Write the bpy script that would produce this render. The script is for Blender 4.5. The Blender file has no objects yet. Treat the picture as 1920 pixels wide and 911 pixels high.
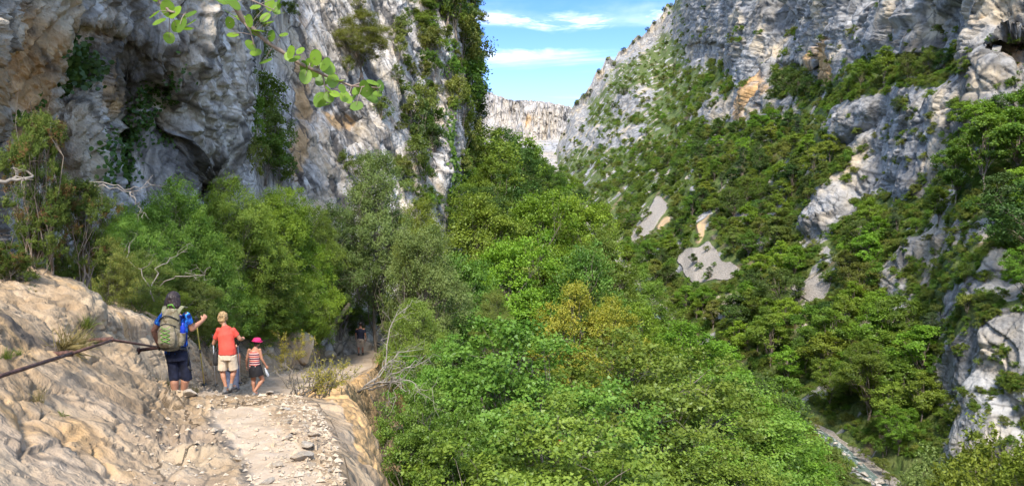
import bpy, bmesh, math, random
import numpy as np
from mathutils import Vector, Matrix, Euler
random.seed(7)
RNG = np.random.default_rng(11)
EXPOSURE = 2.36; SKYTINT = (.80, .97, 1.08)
SC = bpy.context.scene
COL = SC.collection
F = 1371.0; CX = 960.0; HZ = 420.0       # focal length, centre column and horizon row of the photograph (pixels)

def W(px, py, Y):
    """world point seen at photo pixel (px,py) at distance Y metres"""
    return np.array([(px - CX) / F * Y, Y, (HZ - py) / F * Y])
def lerp(a, b, t): return a + (b - a) * t
def sst(e0, e1, x):
    t = np.clip((x - e0) / (e1 - e0), 0, 1); return t * t * (3 - 2 * t)

# ------------------------------------------------------------------ noise
_PERM = np.random.default_rng(3).permutation(256).astype(np.int64)
_PERM = np.concatenate([_PERM, _PERM, _PERM])
_G = np.random.default_rng(5).normal(size=(256, 3)); _G /= np.linalg.norm(_G, axis=1)[:, None]
def gnoise(p):
    i = np.floor(p).astype(np.int64); f = p - i; i &= 255
    u = f * f * f * (f * (f * 6 - 15) + 10)
    r = 0
    for dx in (0, 1):
        wx = u[:, 0] if dx else 1 - u[:, 0]
        for dy in (0, 1):
            wy = u[:, 1] if dy else 1 - u[:, 1]
            for dz in (0, 1):
                wz = u[:, 2] if dz else 1 - u[:, 2]
                h = _PERM[_PERM[_PERM[(i[:, 0] + dx) & 255] + ((i[:, 1] + dy) & 255)] + ((i[:, 2] + dz) & 255)]
                g = _G[h]
                r = r + wx * wy * wz * (g[:, 0] * (f[:, 0] - dx) + g[:, 1] * (f[:, 1] - dy) + g[:, 2] * (f[:, 2] - dz))
    return r * 1.5
def fbm(p, oct=4, gain=.5, lac=2.03):
    a, r, p = 1.0, 0, np.array(p, dtype=float)
    for _ in range(oct):
        r = r + a * gnoise(p); a *= gain; p = p * lac + 17.3
    return r
def ridged(p, oct=4, gain=.5):
    a, r, p = 1.0, 0, np.array(p, dtype=float)
    for _ in range(oct):
        r = r + a * (1 - 2 * np.abs(gnoise(p))); a *= gain; p = p * 2.07 + 9.1
    return r
def worley(p, seed=0):
    """F1, F2 and the id of the nearest cell"""
    i = np.floor(p).astype(np.int64); n = len(p)
    f1 = np.full(n, 9.0); f2 = np.full(n, 9.0); cid = np.zeros(n)
    for dx in (-1, 0, 1):
        for dy in (-1, 0, 1):
            for dz in (-1, 0, 1):
                c = i + np.array([dx, dy, dz]); cc = (c + seed) & 255
                h = _PERM[_PERM[_PERM[cc[:, 0]] + cc[:, 1]] + cc[:, 2]]
                q = c + np.stack([_PERM[h] / 255., _PERM[h + 71] / 255., _PERM[h + 139] / 255.], 1)
                d = np.linalg.norm(q - p, axis=1)
                m = d < f1
                f2 = np.where(m, f1, np.minimum(f2, d)); cid = np.where(m, h, cid); f1 = np.where(m, d, f1)
    return f1, f2, cid / 255.

_TILT = np.random.default_rng(9).normal(size=(256, 3))
def facet(p, scale):
    """fractured rock: every cell is a plane of its own tilt; also the distance to the joints"""
    p = p * scale; i = np.floor(p).astype(np.int64); n = len(p); f1 = np.full(n, 9.0); f2 = np.full(n, 9.0); out = np.zeros(n)
    for dx in (-1, 0, 1):
        for dy in (-1, 0, 1):
            for dz in (-1, 0, 1):
                c = i + np.array([dx, dy, dz]); cc = (c + 13) & 255
                h = _PERM[_PERM[_PERM[cc[:, 0]] + cc[:, 1]] + cc[:, 2]]
                v = p - (c + np.stack([_PERM[h] / 255., _PERM[h + 71] / 255., _PERM[h + 139] / 255.], 1)); d = np.linalg.norm(v, axis=1); m = d < f1
                f2 = np.where(m, f1, np.minimum(f2, d)); out = np.where(m, (v * _TILT[h]).sum(1) + (h / 255. - .5), out); f1 = np.where(m, d, f1)
    return np.tanh(out * .8), f2 - f1
# ------------------------------------------------------------------ objects
def tag(o, label=None, cat=None, group=None, kind=None):
    if label: o['label'] = label
    if cat: o['category'] = cat
    if group: o['group'] = group
    if kind: o['kind'] = kind
    return o
def link(name, data, mat=None, parent=None):
    o = bpy.data.objects.new(name, data); COL.objects.link(o)
    if mat is not None and data is not None and len(data.materials) == 0: data.materials.append(mat)
    if parent is not None: o.parent = parent
    return o
def empty(name, loc=(0, 0, 0), rz=0, label=None, cat=None, group=None):
    o = bpy.data.objects.new(name, None); COL.objects.link(o)
    o.location = loc; o.rotation_euler = (0, 0, rz); o.empty_display_size = .2
    return tag(o, label, cat, group)
def arrays_mesh(name, V, faces, smooth=False, attrs=None):
    """faces: (n,k) int array"""
    V = np.asarray(V, dtype=np.float32); faces = np.asarray(faces, dtype=np.int32)
    n, k = faces.shape
    me = bpy.data.meshes.new(name)
    me.vertices.add(len(V)); me.vertices.foreach_set('co', V.ravel())
    me.loops.add(n * k); me.loops.foreach_set('vertex_index', faces.ravel())
    me.polygons.add(n); me.polygons.foreach_set('loop_start', np.arange(0, n * k, k, dtype=np.int32))
    me.polygons.foreach_set('loop_total', np.full(n, k, dtype=np.int32))
    me.polygons.foreach_set('use_smooth', np.full(n, smooth, dtype=bool))
    for an, av in (attrs or {}).items():
        av = np.asarray(av, dtype=np.float32)
        if av.ndim == 1:
            a = me.attributes.new(an, 'FLOAT', 'POINT'); a.data.foreach_set('value', av)
        else:
            a = me.attributes.new(an, 'FLOAT_VECTOR', 'POINT'); a.data.foreach_set('vector', av.ravel())
    me.update(calc_edges=True)
    return me
def grid_faces(nr, nc, flip=False):
    r, c = np.meshgrid(np.arange(nr - 1), np.arange(nc - 1), indexing='ij')
    a = (r * nc + c).ravel()
    f = np.stack([a, a + 1, a + nc + 1, a + nc], 1)
    return f[:, ::-1] if flip else f
def grid_normals(P):
    du = np.gradient(P, axis=1); dv = np.gradient(P, axis=0)
    n = np.cross(du, dv); n /= np.linalg.norm(n, axis=2)[..., None] + 1e-9
    return n
class MB:
    """collects tubes, boxes and balls into one mesh"""
    def __init__(s): s.bm = bmesh.new()
    def tube(s, pts, rad, n=8, ratio=None, cap=True, up=None):
        pts = [Vector(p) for p in pts]
        if not hasattr(rad, '__len__'): rad = [rad] * len(pts)
        rings = []; prev = None
        for i, p in enumerate(pts):
            t = (pts[min(i + 1, len(pts) - 1)] - pts[max(i - 1, 0)]).normalized()
            ref = Vector(up) if up else (prev if prev else (Vector((1, 0, 0)) if abs(t.x) < .9 else Vector((0, 1, 0))))
            u = (ref - t * ref.dot(t)).normalized(); v = t.cross(u); prev = u
            r = rad[i]; ru, rv = (r, r * (ratio[i] if hasattr(ratio, '__len__') else (ratio or 1))) if not isinstance(r, tuple) else r
            rings.append([s.bm.verts.new(p + u * (math.cos(a) * ru) + v * (math.sin(a) * rv)) for a in [2 * math.pi * k / n for k in range(n)]])
        for a, b in zip(rings, rings[1:]):
            for k in range(n): s.bm.faces.new((a[k], a[(k + 1) % n], b[(k + 1) % n], b[k]))
        if cap:
            s.bm.faces.new(rings[0][::-1]); s.bm.faces.new(rings[-1])
        return s
    def ball(s, c, r, sub=2, rot=None):
        r = r if hasattr(r, '__len__') else (r, r, r)
        m = Matrix.Translation(c) @ (rot.to_matrix().to_4x4() if rot else Matrix()) @ Matrix.Diagonal((*r, 1))
        bmesh.ops.create_icosphere(s.bm, subdivisions=sub, radius=1, matrix=m); return s
    def box(s, c, d, rot=None):
        m = Matrix.Translation(c) @ (rot.to_matrix().to_4x4() if rot else Matrix()) @ Matrix.Diagonal((*d, 1))
        bmesh.ops.create_cube(s.bm, size=1, matrix=m); return s
    def mesh(s, name, smooth=True):
        me = bpy.data.meshes.new(name); bmesh.ops.recalc_face_normals(s.bm, faces=s.bm.faces[:])
        for f in s.bm.faces: f.smooth = smooth
        s.bm.to_mesh(me); s.bm.free(); return me
    def build(s, name, mat, parent=None, smooth=True): return link(name, s.mesh(name, smooth), mat, parent)
    def remesh(s, name, mat, parent=None, voxel=.008, smooth=4, disp=None):
        """union of everything as one continuous skin"""
        me = s.mesh(name + '_raw'); o = bpy.data.objects.new(name + '_raw', me); COL.objects.link(o)
        m = o.modifiers.new('r', 'REMESH'); m.mode = 'VOXEL'; m.voxel_size = voxel; m.use_smooth_shade = True
        k = o.modifiers.new('s', 'SMOOTH'); k.factor = .5; k.iterations = smooth
        dg = bpy.context.evaluated_depsgraph_get(); ev = o.evaluated_get(dg)
        nm = bpy.data.meshes.new_from_object(ev); nm.name = name
        bpy.data.objects.remove(o); bpy.data.meshes.remove(me)
        n = len(nm.vertices)
        if disp and n:
            co = np.zeros(n * 3, np.float32); nm.vertices.foreach_get('co', co); co = co.reshape(-1, 3)
            no = np.zeros(n * 3, np.float32); nm.vertices.foreach_get('normal', no); no = no.reshape(-1, 3)
            co = co + no * disp(co.astype(float))[:, None]; nm.vertices.foreach_set('co', co.astype(np.float32).ravel())
        nm.polygons.foreach_set('use_smooth', np.ones(len(nm.polygons), bool)); nm.materials.clear(); nm.update()
        return link(name, nm, mat, parent)

# ------------------------------------------------------------------ materials
def new_mat(name):
    m = bpy.data.materials.new(name); m.use_nodes = True; nt = m.node_tree; nt.nodes.clear()
    return m, nt
class NT:
    def __init__(s, nt): s.nt = nt
    def n(s, t, **kw):
        x = s.nt.nodes.new(t)
        for k, v in kw.items(): setattr(x, k, v)
        return x
    def l(s, a, b): s.nt.links.new(a, b)
    def val(s, sock, v):
        if isinstance(v, bpy.types.NodeSocket): s.l(v, sock)
        else: sock.default_value = v
    def math(s, op, a, b=0.0, c=0.0, clamp=False):
        x = s.n('ShaderNodeMath', operation=op, use_clamp=clamp); s.val(x.inputs[0], a); s.val(x.inputs[1], b); s.val(x.inputs[2], c); return x.outputs[0]
    def mr(s, v, a, b, c=0.0, d=1.0):
        x = s.n('ShaderNodeMapRange', interpolation_type='SMOOTHSTEP'); s.val(x.inputs[0], v)
        for k, q in zip((1, 2, 3, 4), (a, b, c, d)): s.val(x.inputs[k], q)
        return x.outputs[0]
    def mix(s, f, a, b, mode='MIX'):
        x = s.n('ShaderNodeMix', data_type='RGBA', blend_type=mode); s.val(x.inputs[0], f)
        for i, q in ((6, a), (7, b)):
            if isinstance(q, bpy.types.NodeSocket): s.l(q, x.inputs[i])
            else: x.inputs[i].default_value = (*q, 1) if len(q) == 3 else q
        return x.outputs[2]
    def noise(s, vec, scale, detail=4, rough=.55, dist=0.0):
        x = s.n('ShaderNodeTexNoise'); s.l(vec, x.inputs['Vector']); x.inputs['Scale'].default_value = scale
        x.inputs['Detail'].default_value = detail; x.inputs['Roughness'].default_value = rough; x.inputs['Distortion'].default_value = dist
        return x.outputs['Fac']
    def vor(s, vec, scale, feat='DISTANCE_TO_EDGE', rand=1.0):
        x = s.n('ShaderNodeTexVoronoi', feature=feat); s.l(vec, x.inputs['Vector']); x.inputs['Scale'].default_value = scale; x.inputs['Randomness'].default_value = rand
        return x.outputs[0]
    def map(s, vec, scale=(1, 1, 1), rot=(0, 0, 0), loc=(0, 0, 0)):
        x = s.n('ShaderNodeMapping'); s.l(vec, x.inputs[0]); x.inputs['Scale'].default_value = scale; x.inputs['Rotation'].default_value = rot; x.inputs['Location'].default_value = loc
        return x.outputs[0]
    def attr(s, name, out='Fac'):
        x = s.n('ShaderNodeAttribute', attribute_name=name); return x.outputs[out]
    def bump(s, h, strength=.5, dist=.05, normal=None):
        x = s.n('ShaderNodeBump'); x.inputs['Strength'].default_value = strength; x.inputs['Distance'].default_value = dist; s.l(h, x.inputs['Height'])
        if normal is not None: s.l(normal, x.inputs['Normal'])
        return x.outputs[0]
    def finish(s, col, rough=.9, normal=None, spec=.2):
        b = s.n('ShaderNodeBsdfPrincipled'); s.val(b.inputs['Base Color'], col if isinstance(col, bpy.types.NodeSocket) else (*col, 1))
        s.val(b.inputs['Roughness'], rough); b.inputs['Specular IOR Level'].default_value = spec
        if normal is not None: s.l(normal, b.inputs['Normal'])
        o = s.n('ShaderNodeOutputMaterial'); s.l(b.outputs[0], o.inputs[0]); return b
def simple_mat(name, col, rough=.7, var=.25, scale=8, spec=.3, bump=0.0, metallic=0):
    m, nt = new_mat(name); t = NT(nt)
    co = t.n('ShaderNodeTexCoord').outputs['Object']
    f = t.noise(co, scale, 4)
    c = t.mix(t.mr(f, .3, .7), tuple(x * (1 - var) for x in col), tuple(min(1, x * (1 + var)) for x in col))
    nrm = t.bump(t.noise(co, scale * 3, 4), .6, bump) if bump else None
    b = t.finish(c, rough, nrm, spec); b.inputs['Metallic'].default_value = metallic
    return m
def leaf_mat(name, dark, light, alt=None, trans=.4, gloss=.02, objvar=.35):
    """leaves: colour differs from leaf to leaf (attribute 'tint') and a little from plant to plant"""
    m, nt = new_mat(name); t = NT(nt)
    ti = t.attr('tint')
    c = t.mix(ti, dark, light)
    if alt:
        c = t.mix(t.mr(t.attr('alt'), .55, .9), c, alt)
    oi = t.n('ShaderNodeObjectInfo')
    hsv = t.n('ShaderNodeHueSaturation'); t.l(c, hsv.inputs['Color'])
    t.l(t.mr(oi.outputs['Random'], 0, 1, .5 - .035 * objvar / .35, .5 + .03 * objvar / .35), hsv.inputs['Hue'])
    t.l(t.mr(t.math('FRACT', t.math('MULTIPLY', oi.outputs['Random'], 7.31)), 0, 1, 1 - objvar, 1 + objvar), hsv.inputs['Value'])
    c = hsv.outputs[0]
    d = t.n('ShaderNodeBsdfDiffuse'); t.l(c, d.inputs[0])
    tr = t.n('ShaderNodeBsdfTranslucent'); t.l(t.mix(.5, c, t.mix(1.0, c, (1.15, 1.1, .45), 'MULTIPLY')), tr.inputs[0])
    g = t.n('ShaderNodeBsdfGlossy'); g.inputs['Roughness'].default_value = .45; g.inputs[0].default_value = (.6, .65, .6, 1)
    m1 = t.n('ShaderNodeMixShader'); m1.inputs[0].default_value = trans; t.l(d.outputs[0], m1.inputs[1]); t.l(tr.outputs[0], m1.inputs[2])
    m2 = t.n('ShaderNodeMixShader'); m2.inputs[0].default_value = gloss; t.l(m1.outputs[0], m2.inputs[1]); t.l(g.outputs[0], m2.inputs[2])
    o = t.n('ShaderNodeOutputMaterial'); t.l(m2.outputs[0], o.inputs[0])
    return m

def rock_material(name, tone=((.10, .098, .094), (.27, .262, .25), (.46, .45, .43)), orange=(.48, .27, .10), k=1.0, warm=0.0, bump_d=.25, crack=1.0, base_orange=0.0, cool=.55, streak=.24, soilc=((.42, .27, .13), (.34, .25, .15))):
    """limestone: streaks along the 'flow' attribute, ochre stains, dark seep lines, scrubby ground where 'veg', stones where 'scree'"""
    m, nt = new_mat(name); t = NT(nt)
    pos = t.n('ShaderNodeNewGeometry').outputs['Position']
    fl = t.attr('flow', 'Vector')
    n1 = t.noise(t.map(pos, (k * .09,) * 3), 1, 6, .6)
    n2 = t.noise(t.map(fl, (k * .55, k * .10, k * .3)), 1, 5, .62, .3)
    n3 = t.noise(t.map(pos, (k * 1.1,) * 3), 1, 6, .65)
    n4 = t.noise(t.map(fl, (k * 2.6, k * .22, k * 1.2), loc=(3, 8, 1)), 1, 5, .65, .25)
    v = t.math('ADD', t.math('MULTIPLY', n1, .32), t.math('ADD', t.math('MULTIPLY', n2, .36), t.math('ADD', t.math('MULTIPLY', n3, .24), t.math('ADD', t.math('MULTIPLY', n4, streak), .12 - streak / 2))))
    c = t.mix(t.mr(v, .42, .62), tone[0], tone[1]); c = t.mix(t.mr(v, .56, .74), c, tone[2])
    # bluish and buff patches
    c = t.mix(t.math('MULTIPLY', t.mr(t.noise(t.map(pos, (k * .16,) * 3, loc=(31, 5, 9)), 1, 3), .5, .68), cool), c, (.30, .31, .33))
    c = t.mix(t.math('MULTIPLY', t.mr(t.noise(t.map(pos, (k * .2,) * 3, loc=(3, 55, 19)), 1, 4), .48, .66), .35 + warm), c, (.43, .34, .22))
    # ochre stains running down
    on = t.noise(t.map(fl, (k * .5, k * .07, k * .3), loc=(9, 4, 2)), 1, 5, .6, .4)
    om = t.mr(t.math('ADD', t.attr('orange'), t.math('MULTIPLY', t.math('SUBTRACT', on, .5), 1.6)), .42 - base_orange, .75 - base_orange)
    c = t.mix(om, c, t.mix(t.mr(n3, .35, .65), tuple(x * .72 for x in orange), tuple(x * 1.15 for x in orange)))
    # dark seep lines, closing into dark patches where 'dark' is high
    dn = t.noise(t.map(fl, (k * 1.1, k * .05, k * .5), loc=(1, 7, 5)), 1, 4, .6, .2)
    dm = t.mr(t.math('ADD', t.math('MULTIPLY', t.attr('dark'), .45), dn), .62, .78)
    c = t.mix(t.math('MULTIPLY', dm, .75), c, (.045, .042, .04))
    # open joints
    ck = t.vor(t.map(fl, (k * .42, k * .2, k * .3)), 1); ck2 = t.vor(t.map(pos, (k * 1.5,) * 3), 1)
    ckm = t.math('MAXIMUM', t.math('MULTIPLY', t.mr(ck, 0.0, .045, 1, 0), t.mr(n3, .36, .52)), t.math('MULTIPLY', t.mr(t.vor(t.map(fl, (k * 1.3, k * .55, k * .9)), 1), 0.0, .05, .7, 0), t.mr(n1, .45, .6)))
    c = t.mix(t.math('MULTIPLY', ckm, .75 * crack), c, (.04, .037, .033))
    # scrub, soil and scree
    vg = t.mr(t.math('ADD', t.attr('veg'), t.math('MULTIPLY', t.math('SUBTRACT', n3, .5), 1.1)), .4, .62)
    gcol = t.mix(t.mr(n3, .35, .65), (.045, .070, .014), (.100, .118, .034))
    gcol = t.mix(t.mr(t.noise(t.map(pos, (k * .35,) * 3, loc=(2, 2, 8)), 1, 4), .55, .7), gcol, (.16, .12, .065))
    c = t.mix(vg, c, gcol)
    sv = t.vor(t.map(pos, (2.6,) * 3), 1, 'F1'); sc = t.mr(t.math('ADD', t.attr('scree'), t.math('MULTIPLY', t.math('SUBTRACT', n3, .5), .35)), .4, .6)
    c = t.mix(sc, c, t.mix(t.mr(sv, .1, .7), t.mix(t.noise(t.map(pos, (.5, .5, .5)), 1, 4), (.33, .285, .23), (.43, .38, .315)), (.25, .215, .175)))
    so = t.mr(t.attr('soil'), .3, .7); c = t.mix(so, c, t.mix(t.mr(n3, .35, .65), *soilc))
    h = t.math('ADD', t.math('MULTIPLY', n3, .8), t.math('ADD', t.math('MULTIPLY', n2, 1.0), t.math('MULTIPLY', t.mr(ck, 0, .12), .35 * crack)))
    h = t.math('ADD', h, t.math('ADD', t.math('MULTIPLY', t.mr(ck2, 0, .2), .12), t.math('MULTIPLY', n4, .45)))
    h = t.math('ADD', h, t.math('MULTIPLY', t.noise(t.map(pos, (k * 5,) * 3), 1, 4, .7), .2))
    h = t.math('MULTIPLY', h, t.math('MULTIPLY', t.math('SUBTRACT', 1.0, sc), t.math('SUBTRACT', 1.0, t.math('MULTIPLY', so, .75))))
    h = t.math('ADD', h, t.math('MULTIPLY', t.math('MAXIMUM', sc, t.math('MULTIPLY', so, .3)), t.math('MULTIPLY', t.noise(t.map(pos, (k * 9,) * 3), 1, 4, .7), .5)))
    t.finish(c, .92, t.bump(h, 1.0, bump_d), .15)
    return m
# ================================================================== TERRAIN
def catmull(xs, ys, x):
    """smooth interpolation of ys (n,...) at xs; monotone-safe finite-difference Hermite"""
    xs = np.asarray(xs, float); ys = np.asarray(ys, float); x = np.clip(np.asarray(x, float), xs[0], xs[-1])
    h = np.diff(xs); d = np.diff(ys, axis=0) / h.reshape(-1, *([1] * (ys.ndim - 1)))
    m = np.zeros_like(ys); m[0] = d[0]; m[-1] = d[-1]; m[1:-1] = (d[1:] + d[:-1]) / 2
    sgn = (d[1:] * d[:-1]) <= 0; m[1:-1][sgn] = 0
    i = np.clip(np.searchsorted(xs, x) - 1, 0, len(xs) - 2); t = (x - xs[i]) / h[i]
    sh = (-1,) + (1,) * (ys.ndim - 1); t = t.reshape(sh); hh = h[i].reshape(sh)
    return (2 * t**3 - 3 * t**2 + 1) * ys[i] + (t**3 - 2 * t**2 + t) * hh * m[i] + (-2 * t**3 + 3 * t**2) * ys[i + 1] + (t**3 - t**2) * hh * m[i + 1]

# ---- the ledge with the footpath: cross-sections (x,z) from the drop on the right to the foot of the cliff on the left
LY = [-4, 1.5, 3.2, 4.6, 6, 7.5, 9, 11, 15, 20.5, 25, 30, 38, 55]
LK = [
 [(4, -7), (2.6, -4), (1.6, -2.2), (1.2, -1.6), (-.3, -1.6), (-.9, -1.3), (-1.6, -.7), (-2.6, .2), (-4.2, 2.6)],
 [(2.5, -7), (1.0, -4), (.25, -2.3), (-.1, -1.66), (-1.2, -1.62), (-1.6, -1.42), (-2.2, -1.0), (-3.0, -.3), (-5.0, 2.0)],
 [(2.3, -7.5), (.6, -4.2), (-.2, -2.4), (-.6, -1.68), (-1.75, -1.63), (-2.15, -1.42), (-2.75, -1.05), (-3.6, -.3), (-5.8, 2.1)],
 [(2.0, -8), (.2, -4.5), (-.62, -2.5), (-1.04, -1.7), (-2.2, -1.66), (-2.75, -1.4), (-3.4, -1.02), (-4.2, -.35), (-6.5, 2.0)],
 [(1.6, -8.5), (-.6, -4.6), (-.96, -2.5), (-1.45, -1.8), (-2.75, -1.76), (-3.3, -1.48), (-4.0, -1.08), (-4.7, -.5), (-7.5, .9)],
 [(1.0, -9), (-1.08, -4.8), (-1.28, -2.6), (-1.95, -1.95), (-3.4, -1.93), (-3.9, -1.66), (-4.6, -1.25), (-5.25, -.82), (-8.5, .5)],
 [(.8, -9.5), (-1.55, -5), (-1.78, -2.45), (-2.6, -2.12), (-4.1, -2.15), (-4.6, -1.8), (-5.05, -1.4), (-5.5, -.75), (-9.5, .1)],
 [(.5, -10), (-2.25, -5.5), (-2.5, -2.72), (-3.4, -2.8), (-5.5, -2.72), (-5.9, -2.3), (-6.2, -1.85), (-6.7, -1.1), (-10.5, -.3)],
 [(0, -11), (-2.8, -6), (-3.5, -3.3), (-4.8, -3.55), (-6.4, -3.45), (-6.7, -2.95), (-7.1, -2.35), (-7.7, -1.85), (-11.5, -1.1)],
 [(-1, -12), (-3.6, -7), (-4.7, -4.45), (-6.1, -4.8), (-8.0, -4.72), (-8.3, -4.1), (-8.8, -3.4), (-9.6, -2.85), (-12.5, -2.0)],
 [(-1, -13), (-4, -8), (-5.0, -5.45), (-6.0, -5.42), (-8.6, -5.28), (-9.0, -4.7), (-9.6, -4.1), (-10.4, -3.5), (-13, -2.7)],
 [(-1, -14), (-4.4, -9), (-5.5, -6.15), (-6.0, -5.98), (-8.1, -5.88), (-8.5, -5.3), (-9.0, -4.6), (-9.9, -3.9), (-13, -2.2)],
 [(-2, -15), (-5.5, -10), (-6.6, -7.1), (-7.2, -6.87), (-9.2, -6.75), (-9.7, -6.1), (-10.3, -5.3), (-11.2, -4.8), (-13.5, -3)],
 [(-2, -15), (-5.5, -10.5), (-7, -7.8), (-8, -7.3), (-9.8, -7.1), (-10.2, -6.5), (-10.8, -6), (-11.5, -5.5), (-13, -4)]]
LKA = np.array(LK, float)
def ledge_section(Y):
    return catmull(LY, LKA, np.atleast_1d(Y))          # (n,9,2)
def ledge_z(x, Y):
    s = ledge_section(Y)[0][::-1]
    return float(np.interp(x, s[:, 0], s[:, 1]))
_ny, _nk = 560, 420
_yy = np.concatenate([np.linspace(-4, 2, 24, endpoint=False), 2 * np.exp(np.linspace(0, math.log(55 / 2), _ny - 24))])
_sec = ledge_section(_yy)                                # ny,9,2
# finer steps where the picture looks closely (path and bank)
_ks = np.concatenate([np.linspace(0, 1, 20, endpoint=False), np.linspace(1, 2, 50, endpoint=False), np.linspace(2, 3, 60, endpoint=False), np.linspace(3, 4, 90, endpoint=False), np.linspace(4, 7, 150, endpoint=False), np.linspace(7, 8, 50)])
_S = catmull(np.arange(9), np.swapaxes(_sec, 0, 1), _ks)  # nk,ny,2
P = np.zeros((_ny, len(_ks), 3)); P[..., 0] = np.swapaxes(_S[..., 0], 0, 1); P[..., 2] = np.swapaxes(_S[..., 1], 0, 1); P[..., 1] = _yy[:, None]
_N = grid_normals(P); _N *= np.where(_N[..., 2:3].mean() < 0, -1, 1)
q = P.reshape(-1, 3); kk = np.repeat(_ks[None], _ny, 0).ravel()
path = sst(2.85, 3.1, kk) * (1 - sst(3.85, 4.15, kk)); bank = sst(3.75, 4.4, kk); face = 1 - sst(2.6, 3.0, kk)
warp = np.stack([fbm(q * 1.3 + o, 3) for o in (0, 40, 80)], 1) * .22
# bedding: upright slabs leaning along the bank, broken into blocks
bq = (q + warp) * np.array([1.1, 1.7, .55]); f1, f2, cid = worley(bq * 1.25); e = sst(0, .10, f2 - f1)
g1, g2, gid = worley((q + warp * .6) * np.array([3.2, 4.2, 2.6])); ge = sst(0, .12, g2 - g1)
r1, r2, rid = worley((q + warp * .3) * 9.0)
F1_, J1_ = facet(q + warp * .5, np.array([.8, 1.15, .4])); F2_, J2_ = facet(q + warp * .4, np.array([2.6, 3.6, 1.0])); F3_, J3_ = facet(q, np.array([8, 9, 6.]))
rubble = sst(3.45, 3.9, kk) * (1 - sst(4.2, 4.8, kk)) * sst(2, 3, q[:, 1]) * (.45 + .55 * sst(-.15, .25, fbm(q * .9, 2)))
crest = np.exp(-((q[:, 1] - 8.6) / 1.0) ** 2) * sst(2.9, 3.2, kk)
crk = (fbm(q * .9 + 70, 2) > -.05)
d = bank * np.clip(q[:, 1] / 8, .4, 1) * (.055 * F1_ + .010 * F2_ + .006 * F3_ + .055 * ridged(q * np.array([1.5, 2.1, .40]) + .5 * warp, 3) - .08 * (1 - sst(0, .05, f2 - f1)) * crk - .03 * (1 - sst(0, .05, J2_)) * (fbm(q * 1.3 + 20, 2) > .15) + .03 * fbm(q * np.array([2.2, 2.2, 1.0]), 4) + .15 * fbm(q * .6, 2) + .012 * fbm(q * 11, 3))
d += face * (-.05 + .12 * fbm(q * .55, 4) + .07 * fbm(q * 1.8, 4) + .03 * (gid - .5) * ge + .03 * fbm(q * 6, 3))
d += (.8 * rubble + .5 * crest) * (.11 * (gid - .4) * ge - .02 * (1 - ge) + .05 * (rid - .3) * sst(0, .15, r2 - r1) + .02 * F3_ + .03 * fbm(q * 14, 3))
d += path * (.018 * fbm(q * 3, 4) + .02 * (rid > .8) * sst(.5, .2, r1))
d *= np.where((q[:, 1] < 14) | True, 1, 1)
# steps down behind the crest
P = (q + _N.reshape(-1, 3) * d[:, None])
trod = np.exp(-((kk - 3.45 - .12 * np.sin(q[:, 1] * 1.1)) / .22) ** 2) * (1 - .75 * sst(7.2, 8.0, q[:, 1]) * (1 - sst(9.5, 11, q[:, 1])))
n5 = fbm(q * .8 + 50, 3)
LEDGE_P = P
M_LEDGE = rock_material('ledge_rock', ((.145, .095, .05), (.29, .203, .118), (.375, .288, .195)), (.40, .245, .105), k=2.6, warm=.1, bump_d=.07, crack=.8, base_orange=.06, cool=.12, soilc=((.31, .23, .15), (.385, .298, .212)))
white = sst(2.62, 2.8, kk) * (1 - sst(3.0, 3.1, kk)) * sst(9.3, 8.6, q[:, 1]); tan = face * (1 - white)
me = arrays_mesh('ground', P, grid_faces(_ny, len(_ks), True), True, dict(
    orange=np.clip(.62 * tan * sst(4, 8, q[:, 1]) + .25 * bank * sst(-.2, .3, n5) - .9 * white + .12, -1, 1), dark=.05 * bank * (n5 > 0) - .3 + 1.3 * np.exp(-((q[:, 0] + 4.15) / .22) ** 2 - ((q[:, 1] - 6.35) / .6) ** 2), veg=(-.6 + .75 * sst(6.6, 7.6, kk) * sst(6, 12, q[:, 1]) + .5 * sst(16, 22, q[:, 1]) * sst(4.9, 5.6, kk)),
    scree=np.full(len(q), -1.0), soil=np.clip(trod * 1.1 + .9 * sst(11, 14, q[:, 1]) * path, 0, 1),
    flow=np.stack([q[:, 1] * 1.2 + q[:, 0] * .3, np.where((kk + .3 * fbm(q * 2.5, 3) > 3.0) & (kk + .8 * fbm(q * 1.7 + 9, 4) < 3.9), q[:, 0] * 5, np.where(kk < 2.95, q[:, 2] * 5, q[:, 2] * 1.2)), q[:, 0]], 1)))
tag(link('ground', me, M_LEDGE), 'sandy limestone ledge with the worn footpath running down towards the trees', 'ground', kind='structure')
LEDGE_G = LEDGE_P.reshape(_ny, len(_ks), 3)
def ledge_at(x, Y):
    """height of the finished ledge"""
    r = LEDGE_G[int(np.clip(np.searchsorted(_yy, Y), 0, _ny - 1))]; i = np.argsort(np.abs(r[:, 0] - x))[:4]
    return float(r[i, 2].max())

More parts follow.
